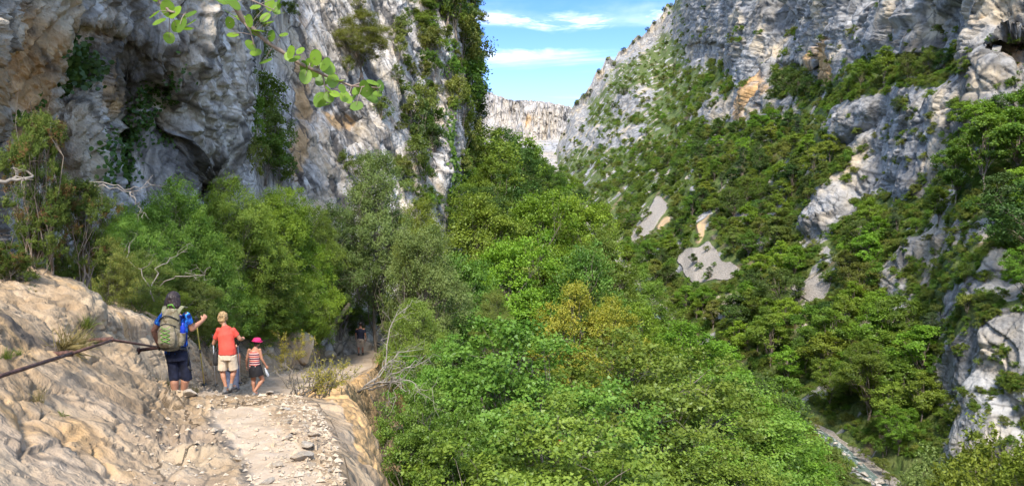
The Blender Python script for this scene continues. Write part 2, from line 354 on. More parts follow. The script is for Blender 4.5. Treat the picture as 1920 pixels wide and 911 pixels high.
# ---- valley slope on the left bank of the river (mostly under trees)
_zcY = [-60, 0, 30, 55, 80, 120, 200, 400, 800, 1400]; _zc = [-7.4, -7.4, -10.5, -11, -7, -1, 9, 36, 76, 125]
_xcY = [-60, 1.5, 20, 38, 55, 120, 200, 400, 800, 1400]; _xc = [6, 2.5, -1, -2, -3.5, -4, -8, -10, -10, -40]
def zriver(Y): return -32 + .13 * np.maximum(0, np.sqrt((np.maximum(Y, 150) - 150) ** 2 + 400) - 20)
def xriver(Y): return 44 + 0 * Y + 3 * np.sin(Y / 60.)
def hleft(x, Y):
    x = np.asarray(x, float); Y = np.asarray(Y, float)
    zc = np.interp(Y, _zcY, _zc); xc = np.interp(Y, _xcY, _xc); zr = zriver(Y); xr = xriver(Y) - 5
    t = np.clip((x - xc) / (xr - xc), 0, 1)
    z = zc + (zr - zc) * (t ** np.interp(Y, [40, 90], [1.35, .95]))
    over = np.maximum(0, xc - x); z = z + over * .25
    return z - .5 * sst(0, 6, x - xr) 
_ys = np.concatenate([np.linspace(-60, 30, 60, endpoint=False), 30 * np.exp(np.linspace(0, math.log(1400 / 30), 220))])
_xs = np.linspace(-1, 1, 150)
Xg = np.zeros((len(_ys), 150)); Yg = np.repeat(_ys[:, None], 150, 1)
for i, Y in enumerate(_ys):
    a, b = np.interp(Y, _xcY, _xc) - 14 - .05 * max(Y, 0), xriver(Y) + 12
    Xg[i] = np.linspace(a, b, 150)
Zg = hleft(Xg, Yg); q = np.stack([Xg, Yg, Zg], 2).reshape(-1, 3)
amp = sst(0, 4, (xriver(q[:, 1]) - 5) - q[:, 0]); n = fbm(q * .12, 4) * .9 * amp
near_ledge = sst(8, 0, q[:, 0] - np.interp(q[:, 1], _xcY, _xc)) * (q[:, 1] < 60)
q[:, 2] += n * (1 - near_ledge) - .3 * near_ledge
bed = 1 - sst(-5.5, -2.5, (xriver(q[:, 1]) - 5) - q[:, 0] + 2.5 * fbm(q * .15, 3)); bed = sst(0, 3, q[:, 0] - xriver(q[:, 1]) + 4.2 + 3 * fbm(q * .2, 3))
M_SLOPE = rock_material('slope_rock', k=.55, bump_d=.9)
one = np.ones(len(q))
me = arrays_mesh('hillside', q, grid_faces(len(_ys), 150), True, dict(orange=-one, dark=-one, veg=lerp(1.0, -.5, bed), scree=lerp(-.5, 1.0, bed), soil=0 * one, flow=q * np.array([1, 1, 1])))
tag(link('hillside', me, M_SLOPE), 'wooded slope falling from the footpath to the stony river bed', 'slope', kind='structure')

# ---- river
rv = np.concatenate([np.linspace(20, 400, 160)]); rw = 2.6 + 1.0 * np.sin(rv / 17.)
V = np.zeros((len(rv), 6, 3))
for j, t in enumerate(np.linspace(-1, 1, 6)):
    V[:, j, 0] = xriver(rv) - 1.6 + t * rw + .6 * np.sin(rv / 5.3); V[:, j, 1] = rv; V[:, j, 2] = zriver(rv) - .28
m, nt = new_mat('river_water'); t = NT(nt); pos = t.n('ShaderNodeNewGeometry').outputs['Position']
wn = t.noise(t.map(pos, (1.6, .7, 1)), 1, 5, .6, .5)
b = t.finish(t.mix(t.mr(wn, .52, .62), (.10, .13, .11), (.34, .36, .33)), .12, t.bump(wn, .6, .12), .5)
tag(link('river', arrays_mesh('river', V.reshape(-1, 3), grid_faces(len(rv), 6), True), m), 'shallow pale river running over stones on the valley floor', 'river', kind='structure')

# ---- photo-space region masks, used to lay out bare rock, scree and ochre stains and darker patches over the right valley side
MS = 4; MW, MH = 1300 // MS, 1340 // MS; MX0, MY0 = 950, -300
_mx, _my = np.meshgrid(MX0 + MS * (np.arange(MW) + .5), MY0 + MS * (np.arange(MH) + .5))
def poly_mask(polys):
    out = np.zeros((MH, MW))
    for p in polys:
        ins = np.zeros((MH, MW), bool)
        for (x0, y0), (x1, y1) in zip(p, p[1:] + p[:1]):
            if y0 == y1: continue
            c = ((y0 > _my) != (y1 > _my)) & (_mx < (x1 - x0) * (_my - y0) / (y1 - y0) + x0); ins ^= c
        out = np.maximum(out, ins)
    return out
def blur(a, r):
    for ax in (0, 1):
        for _ in range(2):
            k = np.ones(2 * r + 1) / (2 * r + 1)
            pad = [(0, 0), (0, 0)]; pad[ax] = (r, r)
            a = np.apply_along_axis(lambda v: np.convolve(v, k, 'valid'), ax, np.pad(a, pad, mode='edge'))
    return a
def samp(mask, px, py):
    x = np.clip((px - MX0) / MS - .5, 0, MW - 1.001); y = np.clip((py - MY0) / MS - .5, 0, MH - 1.001)
    i = x.astype(int); j = y.astype(int); fx = x - i; fy = y - j
    return (mask[j, i] * (1 - fx) + mask[j, i + 1] * fx) * (1 - fy) + (mask[j + 1, i] * (1 - fx) + mask[j + 1, i + 1] * fx) * fy
ROCK = [
 [(1285, -300), (1285, 20), (1284, 95), (1292, 128), (1320, 120), (1350, 118), (1385, 150), (1372, 225), (1388, 246), (1420, 212), (1448, 176), (1446, 140), (1470, 120), (1520, 125), (1545, 168), (1588, 152), (1600, 132), (1645, 104), (1780, 92), (1830, 150), (1780, 170), (1690, 165), (1640, 185), (1560, 212), (1556, 262), (1596, 280), (1604, 318), (1555, 345), (1520, 380), (1495, 430), (1500, 462), (1560, 425), (1600, 395), (1640, 352), (1690, 378), (1728, 372), (1775, 300), (1800, 258), (1880, 232), (1930, 215), (2250, 120), (2250, -300)],
 [(1046, 290), (1062, 232), (1074, 205), (1092, 180), (1100, 200), (1086, 240), (1078, 270), (1058, 300)], [(1092, 178), (1112, 148), (1130, 114), (1150, 104), (1148, 130), (1130, 165), (1108, 185)], [(1150, 106), (1185, 84), (1208, 58), (1250, 24), (1262, 4), (1268, 30), (1236, 62), (1205, 95), (1172, 118)], [(1140, 200), (1165, 170), (1215, 162), (1226, 190), (1185, 208), (1150, 220)], [(1092, 262), (1110, 238), (1140, 238), (1135, 262), (1100, 290)], [(1255, 60), (1275, 40), (1280, 75), (1262, 80)],
 [(1300, 225), (1320, 190), (1365, 170), (1360, 225), (1330, 240)],
 [(1430, 385), (1432, 340), (1470, 350), (1462, 390)], [(1500, 330), (1530, 300), (1530, 325), (1505, 345)], [(1440, 200), (1500, 180), (1500, 215), (1450, 230)],
 [(1655, 510), (1700, 470), (1770, 445), (1800, 415), (1830, 425), (1790, 465), (1720, 500), (1690, 545), (1650, 560)],
 [(1835, 525), (1850, 490), (1880, 452), (1895, 470), (1878, 505), (1830, 560), (1780, 580), (1790, 545)],
 [(1765, 690), (1780, 650), (1830, 610), (1920, 590), (1990, 600), (1990, 700), (1895, 712), (1840, 755), (1748, 768)],
 [(1778, 865), (1782, 800), (1830, 768), (1890, 745), (1990, 720), (2050, 860), (1920, 880), (1830, 880)],
 [(1690, 560), (1715, 540), (1715, 570), (1695, 590)], [(1280, 345), (1300, 335), (1300, 352), (1282, 362)], [(1500, 235), (1530, 225), (1525, 250)], [(1140, 250), (1230, 230), (1200, 262), (1150, 280)],
 [(2000, 300), (2250, 250), (2250, 700), (2050, 640)]]
SCREE = [[(1182, 462), (1184, 430), (1232, 362), (1256, 385), (1250, 402), (1222, 430), (1192, 462)], [(1268, 482), (1300, 462), (1335, 448), (1345, 480), (1395, 500), (1370, 528), (1300, 532), (1275, 510)],
 [(1476, 542), (1510, 525), (1558, 504), (1560, 530), (1535, 566), (1512, 562)], [(1138, 388), (1142, 364), (1155, 358), (1146, 388)], [(1214, 640), (1240, 600), (1255, 610), (1245, 640)], [(1280, 352), (1296, 338), (1298, 350)], [(1205, 330), (1222, 318), (1216, 334)]]
SOIL = [[(1298, 452), (1310, 430), (1324, 400), (1330, 402), (1322, 436), (1310, 455)], [(1226, 425), (1262, 402), (1256, 420), (1230, 440)], [(1330, 450), (1350, 436), (1352, 455)]]
ORANGE = [[(1372, 232), (1378, 190), (1400, 150), (1425, 105), (1440, 110), (1440, 170), (1415, 205), (1388, 245)], [(1525, 168), (1530, 110), (1545, 60), (1575, 65), (1575, 120), (1595, 150), (1560, 172)],
 [(1640, 372), (1650, 300), (1662, 265), (1668, 300), (1660, 360)], [(1860, 120), (1875, 95), (1925, 92), (1925, 118)], [(1670, 80), (1690, 40), (1700, 20), (1715, 30), (1700, 75)], [(1815, 250), (1825, 205), (1840, 205), (1835, 250)], [(1150, 130), (1172, 95), (1178, 115), (1160, 150)], [(1345, 105), (1352, 80), (1362, 85), (1358, 108)], [(1800, 60), (1830, 10), (1850, 0), (1830, 60)], [(1640, 30), (1660, -20), (1690, -20), (1660, 20)]]
DARKS = [[(1300, 92), (1330, 75), (1362, 82), (1358, 92), (1330, 84)], [(1700, 80), (1780, 60), (1785, 100), (1640, 110)], [(1800, 100), (1840, 60), (1860, 140), (1820, 250), (1770, 290)], [(1690, 360), (1740, 300), (1760, 310), (1725, 375)], [(1430, 60), (1445, 10), (1452, 120), (1440, 130)]]
mR0 = poly_mask(ROCK); mR = blur(mR0, 3); mRg = blur(mR0, 6); mS = blur(poly_mask(SCREE), 1); mS6 = blur(poly_mask(SCREE), 5); mE = blur(poly_mask(SOIL), 1); mO = blur(poly_mask(ORANGE), 3); mD = blur(poly_mask(DARKS), 3)
RIDGE = ([940, 1000, 1030, 1042, 1050, 1062, 1072, 1092, 1110, 1130, 1160, 1185, 1208, 1240, 1262, 1282, 1300, 2300], [330, 312, 298, 285, 255, 232, 206, 178, 150, 118, 104, 84, 58, 24, 2, -25, -60, -300])
_pxs = np.arange(985, 2180, 2.6); nr = 560
top = np.interp(_pxs, *RIDGE) + 3.5 * gnoise(np.stack([_pxs * .09, 0 * _pxs, 0 * _pxs], 1)) + 2.2 * gnoise(np.stack([_pxs * .23, 0 * _pxs + 2, 0 * _pxs], 1)) + 5.0 * np.sign(gnoise(np.stack([_pxs * .045, 0 * _pxs + 9, 0 * _pxs], 1))) * sst(0, .12, np.abs(gnoise(np.stack([_pxs * .045, 0 * _pxs + 9, 0 * _pxs], 1)))) + 5.0 * gnoise(np.stack([_pxs * .03, 0 * _pxs + 5, 0 * _pxs], 1)); bot = 1030.
vv = np.linspace(0, 1, nr)
_t0 = np.interp(_pxs, *RIDGE); PY = bot + (_t0[None, :] - bot) * vv[:, None] + (top - _t0)[None, :] * vv[:, None] ** 14; PX = np.repeat(_pxs[None], nr, 0)
a_ = (PX - CX) / F; b_ = (HZ - PY) / F
wpx = PX + 9 * gnoise(np.stack([PX.ravel() / 30, PY.ravel() / 30, 0 * PX.ravel()], 1)).reshape(PX.shape); wpy = PY + 7 * gnoise(np.stack([PX.ravel() / 30, PY.ravel() / 30, 7 + 0 * PX.ravel()], 1)).reshape(PX.shape)
rk = samp(mRg, PX, PY); cmap = lerp(1.0, .24, np.clip(rk * 1.15, 0, 1))
DY = np.zeros_like(PX); DY[0] = 82 / np.maximum(a_[0] - b_[0], .1)
rise = .13
for j in range(1, nr):
    Yp = DY[j - 1]; c = cmap[j]
    den = np.maximum(a_[j] - c * b_[j] + rise * c * sst(110, 190, Yp), .11)
    DY[j] = np.minimum(Yp + (b_[j] - b_[j - 1]) * c * Yp / den, 1100)
    if j % 3 == 0:                                       # neighbouring columns stay together
        L = np.log(DY[j]); Lp = np.pad(L, 2, mode='edge'); DY[j] = np.exp((Lp[:-4] + 2 * Lp[1:-3] + 3 * L + 2 * Lp[3:-1] + Lp[4:]) / 9)
L = np.log(DY)
for _ in range(3):
    Lp = np.pad(L, ((0, 0), (3, 3)), mode='edge'); L = sum(Lp[:, k:k + L.shape[1]] for k in range(7)) / 7
DY = np.exp(L)
# caves and overhangs pushed into the cliff
for (cx, cy, sx, sy, dd) in [(1328, 96, 36, 20, .030), (1895, 92, 42, 20, .06), (1540, 128, 16, 8, .02), (1480, 130, 40, 16, .02), (1720, 118, 75, 18, .03)]:
    u = (PX - cx) / sx; v = (PY - cy) / sy
    DY *= 1 + dd * sst(1.15, .8, u * u) * sst(-1.0 - .15, -.75 + .5 * 0, v - .45 * u * u) * sst(1.6, .2, v)
RS = np.stack([a_ * DY, DY, b_ * DY], 2); RS_BASE = RS.copy()
Nn = grid_normals(RS); Nn *= np.sign((Nn * -RS).sum(2))[..., None]
q = RS.reshape(-1, 3); rr = samp(mR, wpx, wpy).ravel(); dist = q[:, 1]
w = np.stack([fbm(q * .05 + o, 3) for o in (0, 30, 60)], 1) * 4
A = (q + w)
f1, f2, cid = worley(A * np.array([.075, .032, .026])); g1, g2, gid = worley(A * np.array([.25, .10, .07]) + 5); h1, h2, hid = worley((q + w * .4) * np.array([.55, .2, .2]) + 9)
rock_d = 4.2 * (cid - .5) * sst(0, .12, f2 - f1) - .8 * (1 - sst(0, .08, f2 - f1)) + 1.3 * (gid - .5) * sst(0, .12, g2 - g1) - .6 * (1 - sst(0, .06, g2 - g1)) + .22 * (hid - .5) + .6 * ridged(A * np.array([.07, .032, .018]), 3) + .8 * fbm(q * np.array([.12, .06, .06]), 3)
FA, JA = facet(A, np.array([.15, .06, .045])); FB, JB = facet(q + w * .4, np.array([.45, .17, .10])); FC, JC = facet(q + w * .2, np.array([1.1, .42, .27]))
rock_d += 1.0 * FA + .42 * FB + .17 * FC - .5 * (1 - sst(0, .06, JB))
rock_d += .2 * np.sin(q[:, 2] * .5 + 4 * fbm(q * .03, 3) + q[:, 1] * .05) * sst(-.1, .4, fbm(q * .02 + 9, 2))    # bedding ledges
veg_d = 1.3 * fbm(q * .06, 4) + .5 * fbm(q * .25, 3)
far_fade = np.clip(dist / 150, .35, 1.6)
d = lerp(veg_d * (1 - .8 * np.clip(samp(mS6, PX, PY).ravel() * 1.6, 0, 1)), rock_d * far_fade, rr) * sst(0, .03, np.repeat(1 - vv, PX.shape[1]) + .02)
RSD = (q + Nn.reshape(-1, 3) * d[:, None]).reshape(RS.shape)
# little outcrops inside the scrub
oc = fbm(q * np.array([.10, .10, .07]) + 77, 4); upper = sst(560, 380, PY.ravel()) * .5 + .0
fade_r = rr + sst(.26, .52, oc) * (.5 + upper) * (PX.ravel() > 1040)
scr = samp(mS, wpx, wpy).ravel(); soi = samp(mE, wpx, wpy).ravel()
fol = np.stack([q[:, 1] * .45 + q[:, 0] * .6, q[:, 2] + .25 * q[:, 1] * 0, q[:, 0]], 1)
extra = []
back = RSD[-1]
for k in range(1, 7):
    s = back.copy(); s[:, 1] += 12 * k * np.clip(back[:, 1] / 300, .4, 2); s[:, 0] += 4 * k; s[:, 2] -= 1.2 * k * k; extra.append(s)
RSM = np.concatenate([RSD, np.array(extra)], 0)
def padx(v): return np.concatenate([v, np.tile(v[-PX.shape[1]:], 6)])
vegA = (1 - sst(.58, .72, scr)) * (1 - np.clip(fade_r * 1.25, 0, 1)) - .15 * rr
me = arrays_mesh('hill', RSM.reshape(-1, 3), grid_faces(nr + 6, PX.shape[1], True), True, dict(orange=padx(samp(mO, wpx, wpy).ravel() * 1.0 - .09), dark=padx(samp(mD, wpx, wpy).ravel() - .25), veg=padx(vegA), scree=padx(scr * 1.35 - .32), soil=padx(soi), flow=padx.__call__(fol[:, 0])[:, None] * np.array([1, 0, 0]) + padx(fol[:, 1])[:, None] * np.array([0, 1, 0]) + padx(fol[:, 2])[:, None] * np.array([0, 0, 1])))
M_RIGHT = rock_material('cliff_rock', ((.075, .071, .066), (.215, .205, .19), (.36, .345, .32)), (.40, .24, .105), k=.34, bump_d=.8, warm=.35, cool=.2, streak=.45)
tag(link('hill', me, M_RIGHT), 'steep right side of the gorge, grey and ochre cliffs above scrub and scree', 'hillside', kind='structure')
def right_at(px, py):
    """(point, on the finished surface) seen at a photo pixel of the right valley side"""
    i = int(np.clip(round((px - _pxs[0]) / 2.6), 0, len(_pxs) - 1)); j = int(np.argmin(np.abs(PY[:, i] - py))); return RSD[j, i], RS_BASE[j, i]

# ---- left cliff
_lb = ([-400, -200, -60, 0, 60, 130, 200, 270, 330, 400, 440, 485, 530, 600, 680, 760, 820, 850, 875, 897, 906], [19, 17, 15.8, 17, 18.5, 20.5, 23.2, 26, 28.5, 32.5, 35.5, 40.5, 43.5, 47, 52, 60, 68, 75, 91, 116, 140])
_lp = np.concatenate([np.linspace(-420, -20, 60, endpoint=False), np.arange(-20, 908, 1.7)]); nrl = 480
_lt = np.linspace(680, -330, nrl)
edge = np.interp(_lt, [-330, -100, 0, 40, 70, 110, 150, 185, 215, 245, 330, 700], [820, 850, 866, 884, 888, 892, 900, 886, 902, 888, 906, 915])
PXl = np.zeros((nrl, len(_lp))); PYl = np.repeat(_lt[:, None], len(_lp), 1)
for j in range(nrl): PXl[j] = np.where(_lp < 600, _lp, 600 + (_lp - 600) * (edge[j] - 600) / (908 - 600))
LYd = np.interp(PXl, *_lb)
sl = sst(455, 545, PXl)
LYd += (1 - sl) * -2.6 * sst(270, 40, PYl) * sst(470, 380, PXl)
LYd *= 1 + sl * .34 * (360 - PYl) / 360 * sst(905, 780, PXl) * .8
def gb(cx, cy, sx, sy): return np.exp(-((PXl - cx) / sx) ** 2 - ((PYl - cy) / sy) ** 2)
brow = sst(-.25, .3, (PYl - (45 + 40 * ((PXl - 170) / 100) ** 2)) / 60.)
LYd += 1.1 * brow * np.exp(-((PXl - 165) / 95) ** 2) * sst(260, 120, PYl)
LYd += 1.35 * (-1.1 * gb(365, 170, 60, 200) - 1.4 * gb(150, 280, 32, 90) + 1.8 * gb(222, 250, 26, 110) + 1.3 * gb(305, 215, 30, 70) + 4.5 * gb(375, 345, 40, 45) * 1.0 + 3.5 * gb(485, 165, 30, 150) - 1.6 * gb(445, 150, 22, 40) - 1.4 * gb(400, 330, 18, 28))
LYd += 2.2 * gb(655, 235, 34, 26) + 1.6 * gb(600, 205, 26, 20) - 1.5 * gb(832, 300, 14, 70) + 3 * gb(805, 250, 16, 60) + 2.5 * gb(700, 60, 20, 60)
al = (PXl - CX) / F; bl = (HZ - PYl) / F
LP = np.stack([al * LYd, LYd, bl * LYd], 2); LBASE = LP.copy()
Nl = grid_normals(LP); Nl *= np.sign((Nl * -LP).sum(2))[..., None]
q = LP.reshape(-1, 3); px = PXl.ravel(); py = PYl.ravel()
slab = sst(500, 560, px) * (1 - sst(800, 850, px)); over = 1 - sst(440, 500, px); fl1 = sst(260, 300, px) * (1 - sst(430, 470, px))
sc_ = np.clip(q[:, 1] / 20, .6, 4)
w = np.stack([fbm(q * .22 + o, 3) for o in (0, 30, 60)], 1)
e_0 = sst(790, 850, px)
# hanging flutes and drapery of the overhang
flu = ridged(np.stack([px / 26. + .9 * w[:, 0] + py * .03 * (px < 260), py / 210. + .4 * w[:, 1], q[:, 1] * .05], 1), 4, .55)
flu2 = ridged(np.stack([px / 9. + 1.2 * w[:, 0], py / 90., q[:, 1] * .1], 1), 3, .5)
dg_ = px * .86 - py * .0; di = px * math.sin(math.radians(62)) - py * math.cos(math.radians(62)) * 1.0; dj = px * math.cos(math.radians(62)) + py * math.sin(math.radians(62))
sl1 = ridged(np.stack([di / 30. + .5 * w[:, 0], dj / 300., 0 * px], 1), 4, .55); sl2 = ridged(np.stack([di / 8. + .5 * w[:, 1], dj / 130., 3 + 0 * px], 1), 3)
isl = (px > 545 + 25 * fbm(np.stack([px / 40, py / 40, 0 * px], 1), 2)) & (px < 830)
flow = np.stack([np.where(isl, di * .05, q[:, 1] * .7 + q[:, 0] * .8), np.where(isl, -dj * .05, q[:, 2]), q[:, 0]], 1)
line = slab * sst(1.0, 1.5, ridged(np.stack([di / 34. + .35 * w[:, 0], dj / 420., 5 + 0 * px], 1), 3, .5)) * (fbm(q * .2 + 33, 2) > -.15)
g1, g2, gid = worley((q + w * 1.2) * np.array([.30, .22, .16])); h1, h2, hid = worley((q + w) * np.array([.8, .7, .6]) + 4)
FA, JA = facet(q + w * 1.1, np.array([.30, .22, .10])); FB, JB = facet(q + w * .6, np.array([.9, .75, .25])); FC, JC = facet(q + w * .3, np.array([2.4, 2.2, .8]))
facets = .30 * FA + .10 * FB + .035 * FC - .12 * (1 - sst(0, .06, JB))
d = over * facets + slab * (.4 * facets + .5 * facets * sst(120, 280, py)) + e_0 * 1.5 * facets + over * 1.1 * ((.16 + .26 * fl1) * flu + (.05 + .10 * fl1) * flu2 + .30 * fbm(q * np.array([.34, .34, .13]), 5) + .09 * ridged(q * np.array([1.3, 1.3, .35]), 3) + .34 * (gid - .5) * sst(0, .06, g2 - g1) + .12 * (hid - .5) * sst(0, .06, h2 - h1) + .08 * fbm(q * 1.6, 4))
d += slab * (.30 * sl1 + .07 * sl2 + .45 * fbm(q * .09, 4) + .35 * (gid - .5) * sst(0, .08, g2 - g1) * sst(150, 300, py) + .10 * (hid - .5) * sst(0, .1, h2 - h1) * sst(120, 260, py) + .06 * fbm(q * 1.1, 4))
e_ = sst(790, 850, px); d -= .25 * line
d += e_ * (1.1 * fbm(q * .10, 4) + .6 * (gid - .5) * sst(0, .08, g2 - g1) + .25 * ridged(q * .2, 3))
d += (1 - over - slab - e_) * .45 * fbm(q * .25, 4)
LPD = (q + Nl.reshape(-1, 3) * d[:, None]).reshape(LP.shape)
tailc = []
for k in range(1, 8):
    s = LPD[:, -1].copy(); s[:, 1] += 9 * k; s[:, 0] -= 2.2 * k * k; tailc.append(s)
LM = np.concatenate([LPD, np.stack(tailc, 1)], 1); ncl = LM.shape[1]
def padl(v): v = v.reshape(nrl, -1); return np.concatenate([v, np.repeat(v[:, -1:], 7, 1)], 1).ravel()
def gz(cx, cy, sx, sy): return np.exp(-((px - cx) / sx) ** 2 - ((py - cy) / sy) ** 2)
orl = .75 * gz(30, 160, 70, 260) + .62 * gz(150, 60, 120, 70) + .42 * gz(200, 200, 80, 130) + .6 * gz(190, 175, 40, 60) + .95 * gz(560, 150, 24, 170) * (py < 360) + .9 * gz(640, 235, 42, 26) + .7 * gz(545, 320, 26, 60) + .6 * gz(615, 215, 20, 25) + .5 * gz(600, 20, 20, 50) + .35 * gz(850, 40, 16, 30) + .3 * gz(835, 330, 8, 60) - .18
drk = .5 * gz(160, 100, 90, 60) * over + .35 * gz(280, 110, 50, 60) + .55 * gz(330, 300, 70, 90) + .5 * gz(240, 230, 25, 80) + .6 * gz(800, 260, 22, 50) + .5 * gz(470, 60, 30, 60) - .12 + .5 * gz(835, 220, 15, 40) + .22 * over  # darker in the hollows and across the overhang
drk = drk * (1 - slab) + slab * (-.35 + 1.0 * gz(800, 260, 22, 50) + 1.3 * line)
vgl = -.7 + .75 * e_ * sst(-.2, .3, fbm(q * .15 + 8, 3)) * (1 - sst(.5, 1, gz(835, 300, 14, 90)) * .9) + .5 * gz(795, 290, 40, 90) + .5 * gz(480, 200, 28, 130) + .8 * sst(430, 520, py) + .5 * gz(760, 30, 30, 120)

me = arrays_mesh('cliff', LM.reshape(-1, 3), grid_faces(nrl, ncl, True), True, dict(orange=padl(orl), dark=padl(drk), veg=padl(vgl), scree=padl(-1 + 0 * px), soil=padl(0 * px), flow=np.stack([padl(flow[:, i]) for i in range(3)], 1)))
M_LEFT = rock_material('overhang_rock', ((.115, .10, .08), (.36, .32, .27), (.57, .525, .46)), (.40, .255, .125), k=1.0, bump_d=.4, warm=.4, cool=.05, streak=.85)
tag(link('cliff', me, M_LEFT), 'tall limestone cliff on the left, fluted brown overhang and pale slanting slabs', 'cliff', kind='structure')
def left_at(px, py):
    j = int(np.clip(round((680 - py) / 1010 * (nrl - 1)), 0, nrl - 1)); i = int(np.argmin(np.abs(PXl[j] - px))); return LPD[j, i]

# ---- far cliff closing the valley
_fp = np.arange(850, 1130, .9); _ft = np.interp(_fp, [850, 900, 930, 960, 1000, 1030, 1068, 1090, 1130], [158, 165, 178, 188, 188, 193, 200, 212, 235]) + 2.2 * gnoise(np.stack([_fp / 9, 0 * _fp, 0 * _fp], 1)) + 1.5 * gnoise(np.stack([_fp / 3.5, 0 * _fp + 4, 0 * _fp], 1))
nrf = 170; PYf = 345 + (_ft[None] - 345) * np.linspace(0, 1, nrf)[:, None]; PXf = np.repeat(_fp[None], nrf, 0)
YF = 1350 + (262 - PYf) * np.where(PYf > 262, 9.0, 1.0) + 30 * gnoise(np.stack([PXf.ravel() / 18, PYf.ravel() / 60, 0 * PXf.ravel()], 1)).reshape(PXf.shape) + 14 * ridged(np.stack([PXf.ravel() / 9, PYf.ravel() / 45, 2 + 0 * PXf.ravel()], 1), 4).reshape(PXf.shape)
q = np.stack([(PXf - CX) / F * YF, YF, (HZ - PYf) / F * YF], 2).reshape(-1, 3); px = PXf.ravel(); py = PYf.ravel()
g1, g2, gid = worley(q * np.array([.03, .03, .015])); q = q + np.array([0, -1, 0]) * (14 * (gid - .5) * sst(0, .1, g2 - g1))[:, None]
rim = q.reshape(nrf, -1, 3)[-1]; ex = np.stack([rim + np.array([0, 60 * k, -6 * k]) for k in range(1, 4)])
q = np.concatenate([q, ex.reshape(-1, 3)]); px = np.concatenate([px] + [_fp] * 3); py = np.concatenate([py] + [_ft] * 3)
orf = .7 * gz(990, 232, 10, 30) + .5 * gz(955, 215, 8, 34) + .35 * gz(1045, 215, 12, 22) + .4 * gz(908, 230, 10, 30) + .4 * gz(1010, 268, 10, 10) - .05
vgf = -.5 + .6 * sst(255, 285, py) + .45 * gz(970, 240, 8, 6) + .4 * gz(920, 175, 20, 5) + .35 * gz(1030, 255, 30, 10)
me = arrays_mesh('mountain', q, grid_faces(nrf + 3, len(_fp), True), True, dict(orange=orf, dark=-.5 + 0 * px, veg=vgf, scree=-1 + 0 * px, soil=0 * px, flow=np.stack([q[:, 0], q[:, 2], q[:, 1]], 1)))
tag(link('mountain', me, rock_material('far_rock', ((.19, .175, .16), (.31, .285, .255), (.385, .355, .32)), (.41, .27, .135), k=.07, bump_d=4.0)), 'distant pale cliff with orange patches closing the end of the gorge', 'cliff', kind='structure')
# ================================================================== PLANTS
def unit(v): return v / (np.linalg.norm(v, axis=-1, keepdims=True) + 1e-9)
def leaf_geo(C, N, L, rng, aspect=.62, fold=.18, T=None, shape=4):
    """one small blade per row: centre C, normal N, length L"""
    n = len(C); N = unit(N)
    if T is None: T = rng.normal(size=(n, 3))
    T = unit(T - N * (T * N).sum(1)[:, None]); B = np.cross(N, T); L = np.broadcast_to(L, (n,))[:, None]
    if shape == 4:
        V = np.stack([C - T * L * .5, C + B * L * aspect * .5 - N * L * fold * .5 + T * L * .05, C + T * L * .5, C - B * L * aspect * .5 - N * L * fold * .5 + T * L * .05], 1)
    elif shape == 6:
        V = np.stack([C - T * L * .5, C - T * L * .2 + B * L * aspect * .42 - N * L * fold * .4, C + T * L * .18 + B * L * aspect * .46 - N * L * fold * .5, C + T * L * .5 - N * L * fold * .3,
                      C + T * L * .18 - B * L * aspect * .46 - N * L * fold * .5, C - T * L * .2 - B * L * aspect * .42 - N * L * fold * .4], 1)
    else:   # three-lobed maple leaf
        V = np.stack([C - T * L * .45, C - T * L * .22 + B * L * .46, C + T * L * .06 + B * L * .2 - N * L * fold * .3, C + T * L * .5 - N * L * fold * .5, C + T * L * .06 - B * L * .2 - N * L * fold * .3, C - T * L * .22 - B * L * .46], 1)
    k = V.shape[1]
    return V.reshape(-1, 3), np.arange(n * k).reshape(n, k), k
def leaf_mesh(name, C, N, L, rng, mat=None, tint=None, alt=None, **kw):
    V, Fc, k = leaf_geo(C, N, L, rng, **kw); n = len(C)
    tint = np.clip(rng.normal(.5, .22, n), 0, 1) if tint is None else tint
    at = dict(tint=np.repeat(tint, k), alt=np.repeat(np.zeros(n) if alt is None else alt, k))
    me = arrays_mesh(name, V, Fc, False, at)
    if mat: me.materials.append(mat)
    return me
def bent(p0, p1, rng, k=5, bend=.12):
    p0, p1 = np.array(p0, float), np.array(p1, float); t = np.linspace(0, 1, k)[:, None]; L = np.linalg.norm(p1 - p0)
    o = rng.normal(size=(k, 3)) * bend * L * .5; o[0] = 0; o[-1] = 0
    return p0 + (p1 - p0) * t + o * np.sin(np.pi * t) + np.array([0, 0, 1]) * (np.sin(np.pi * t) * bend * L * .4)
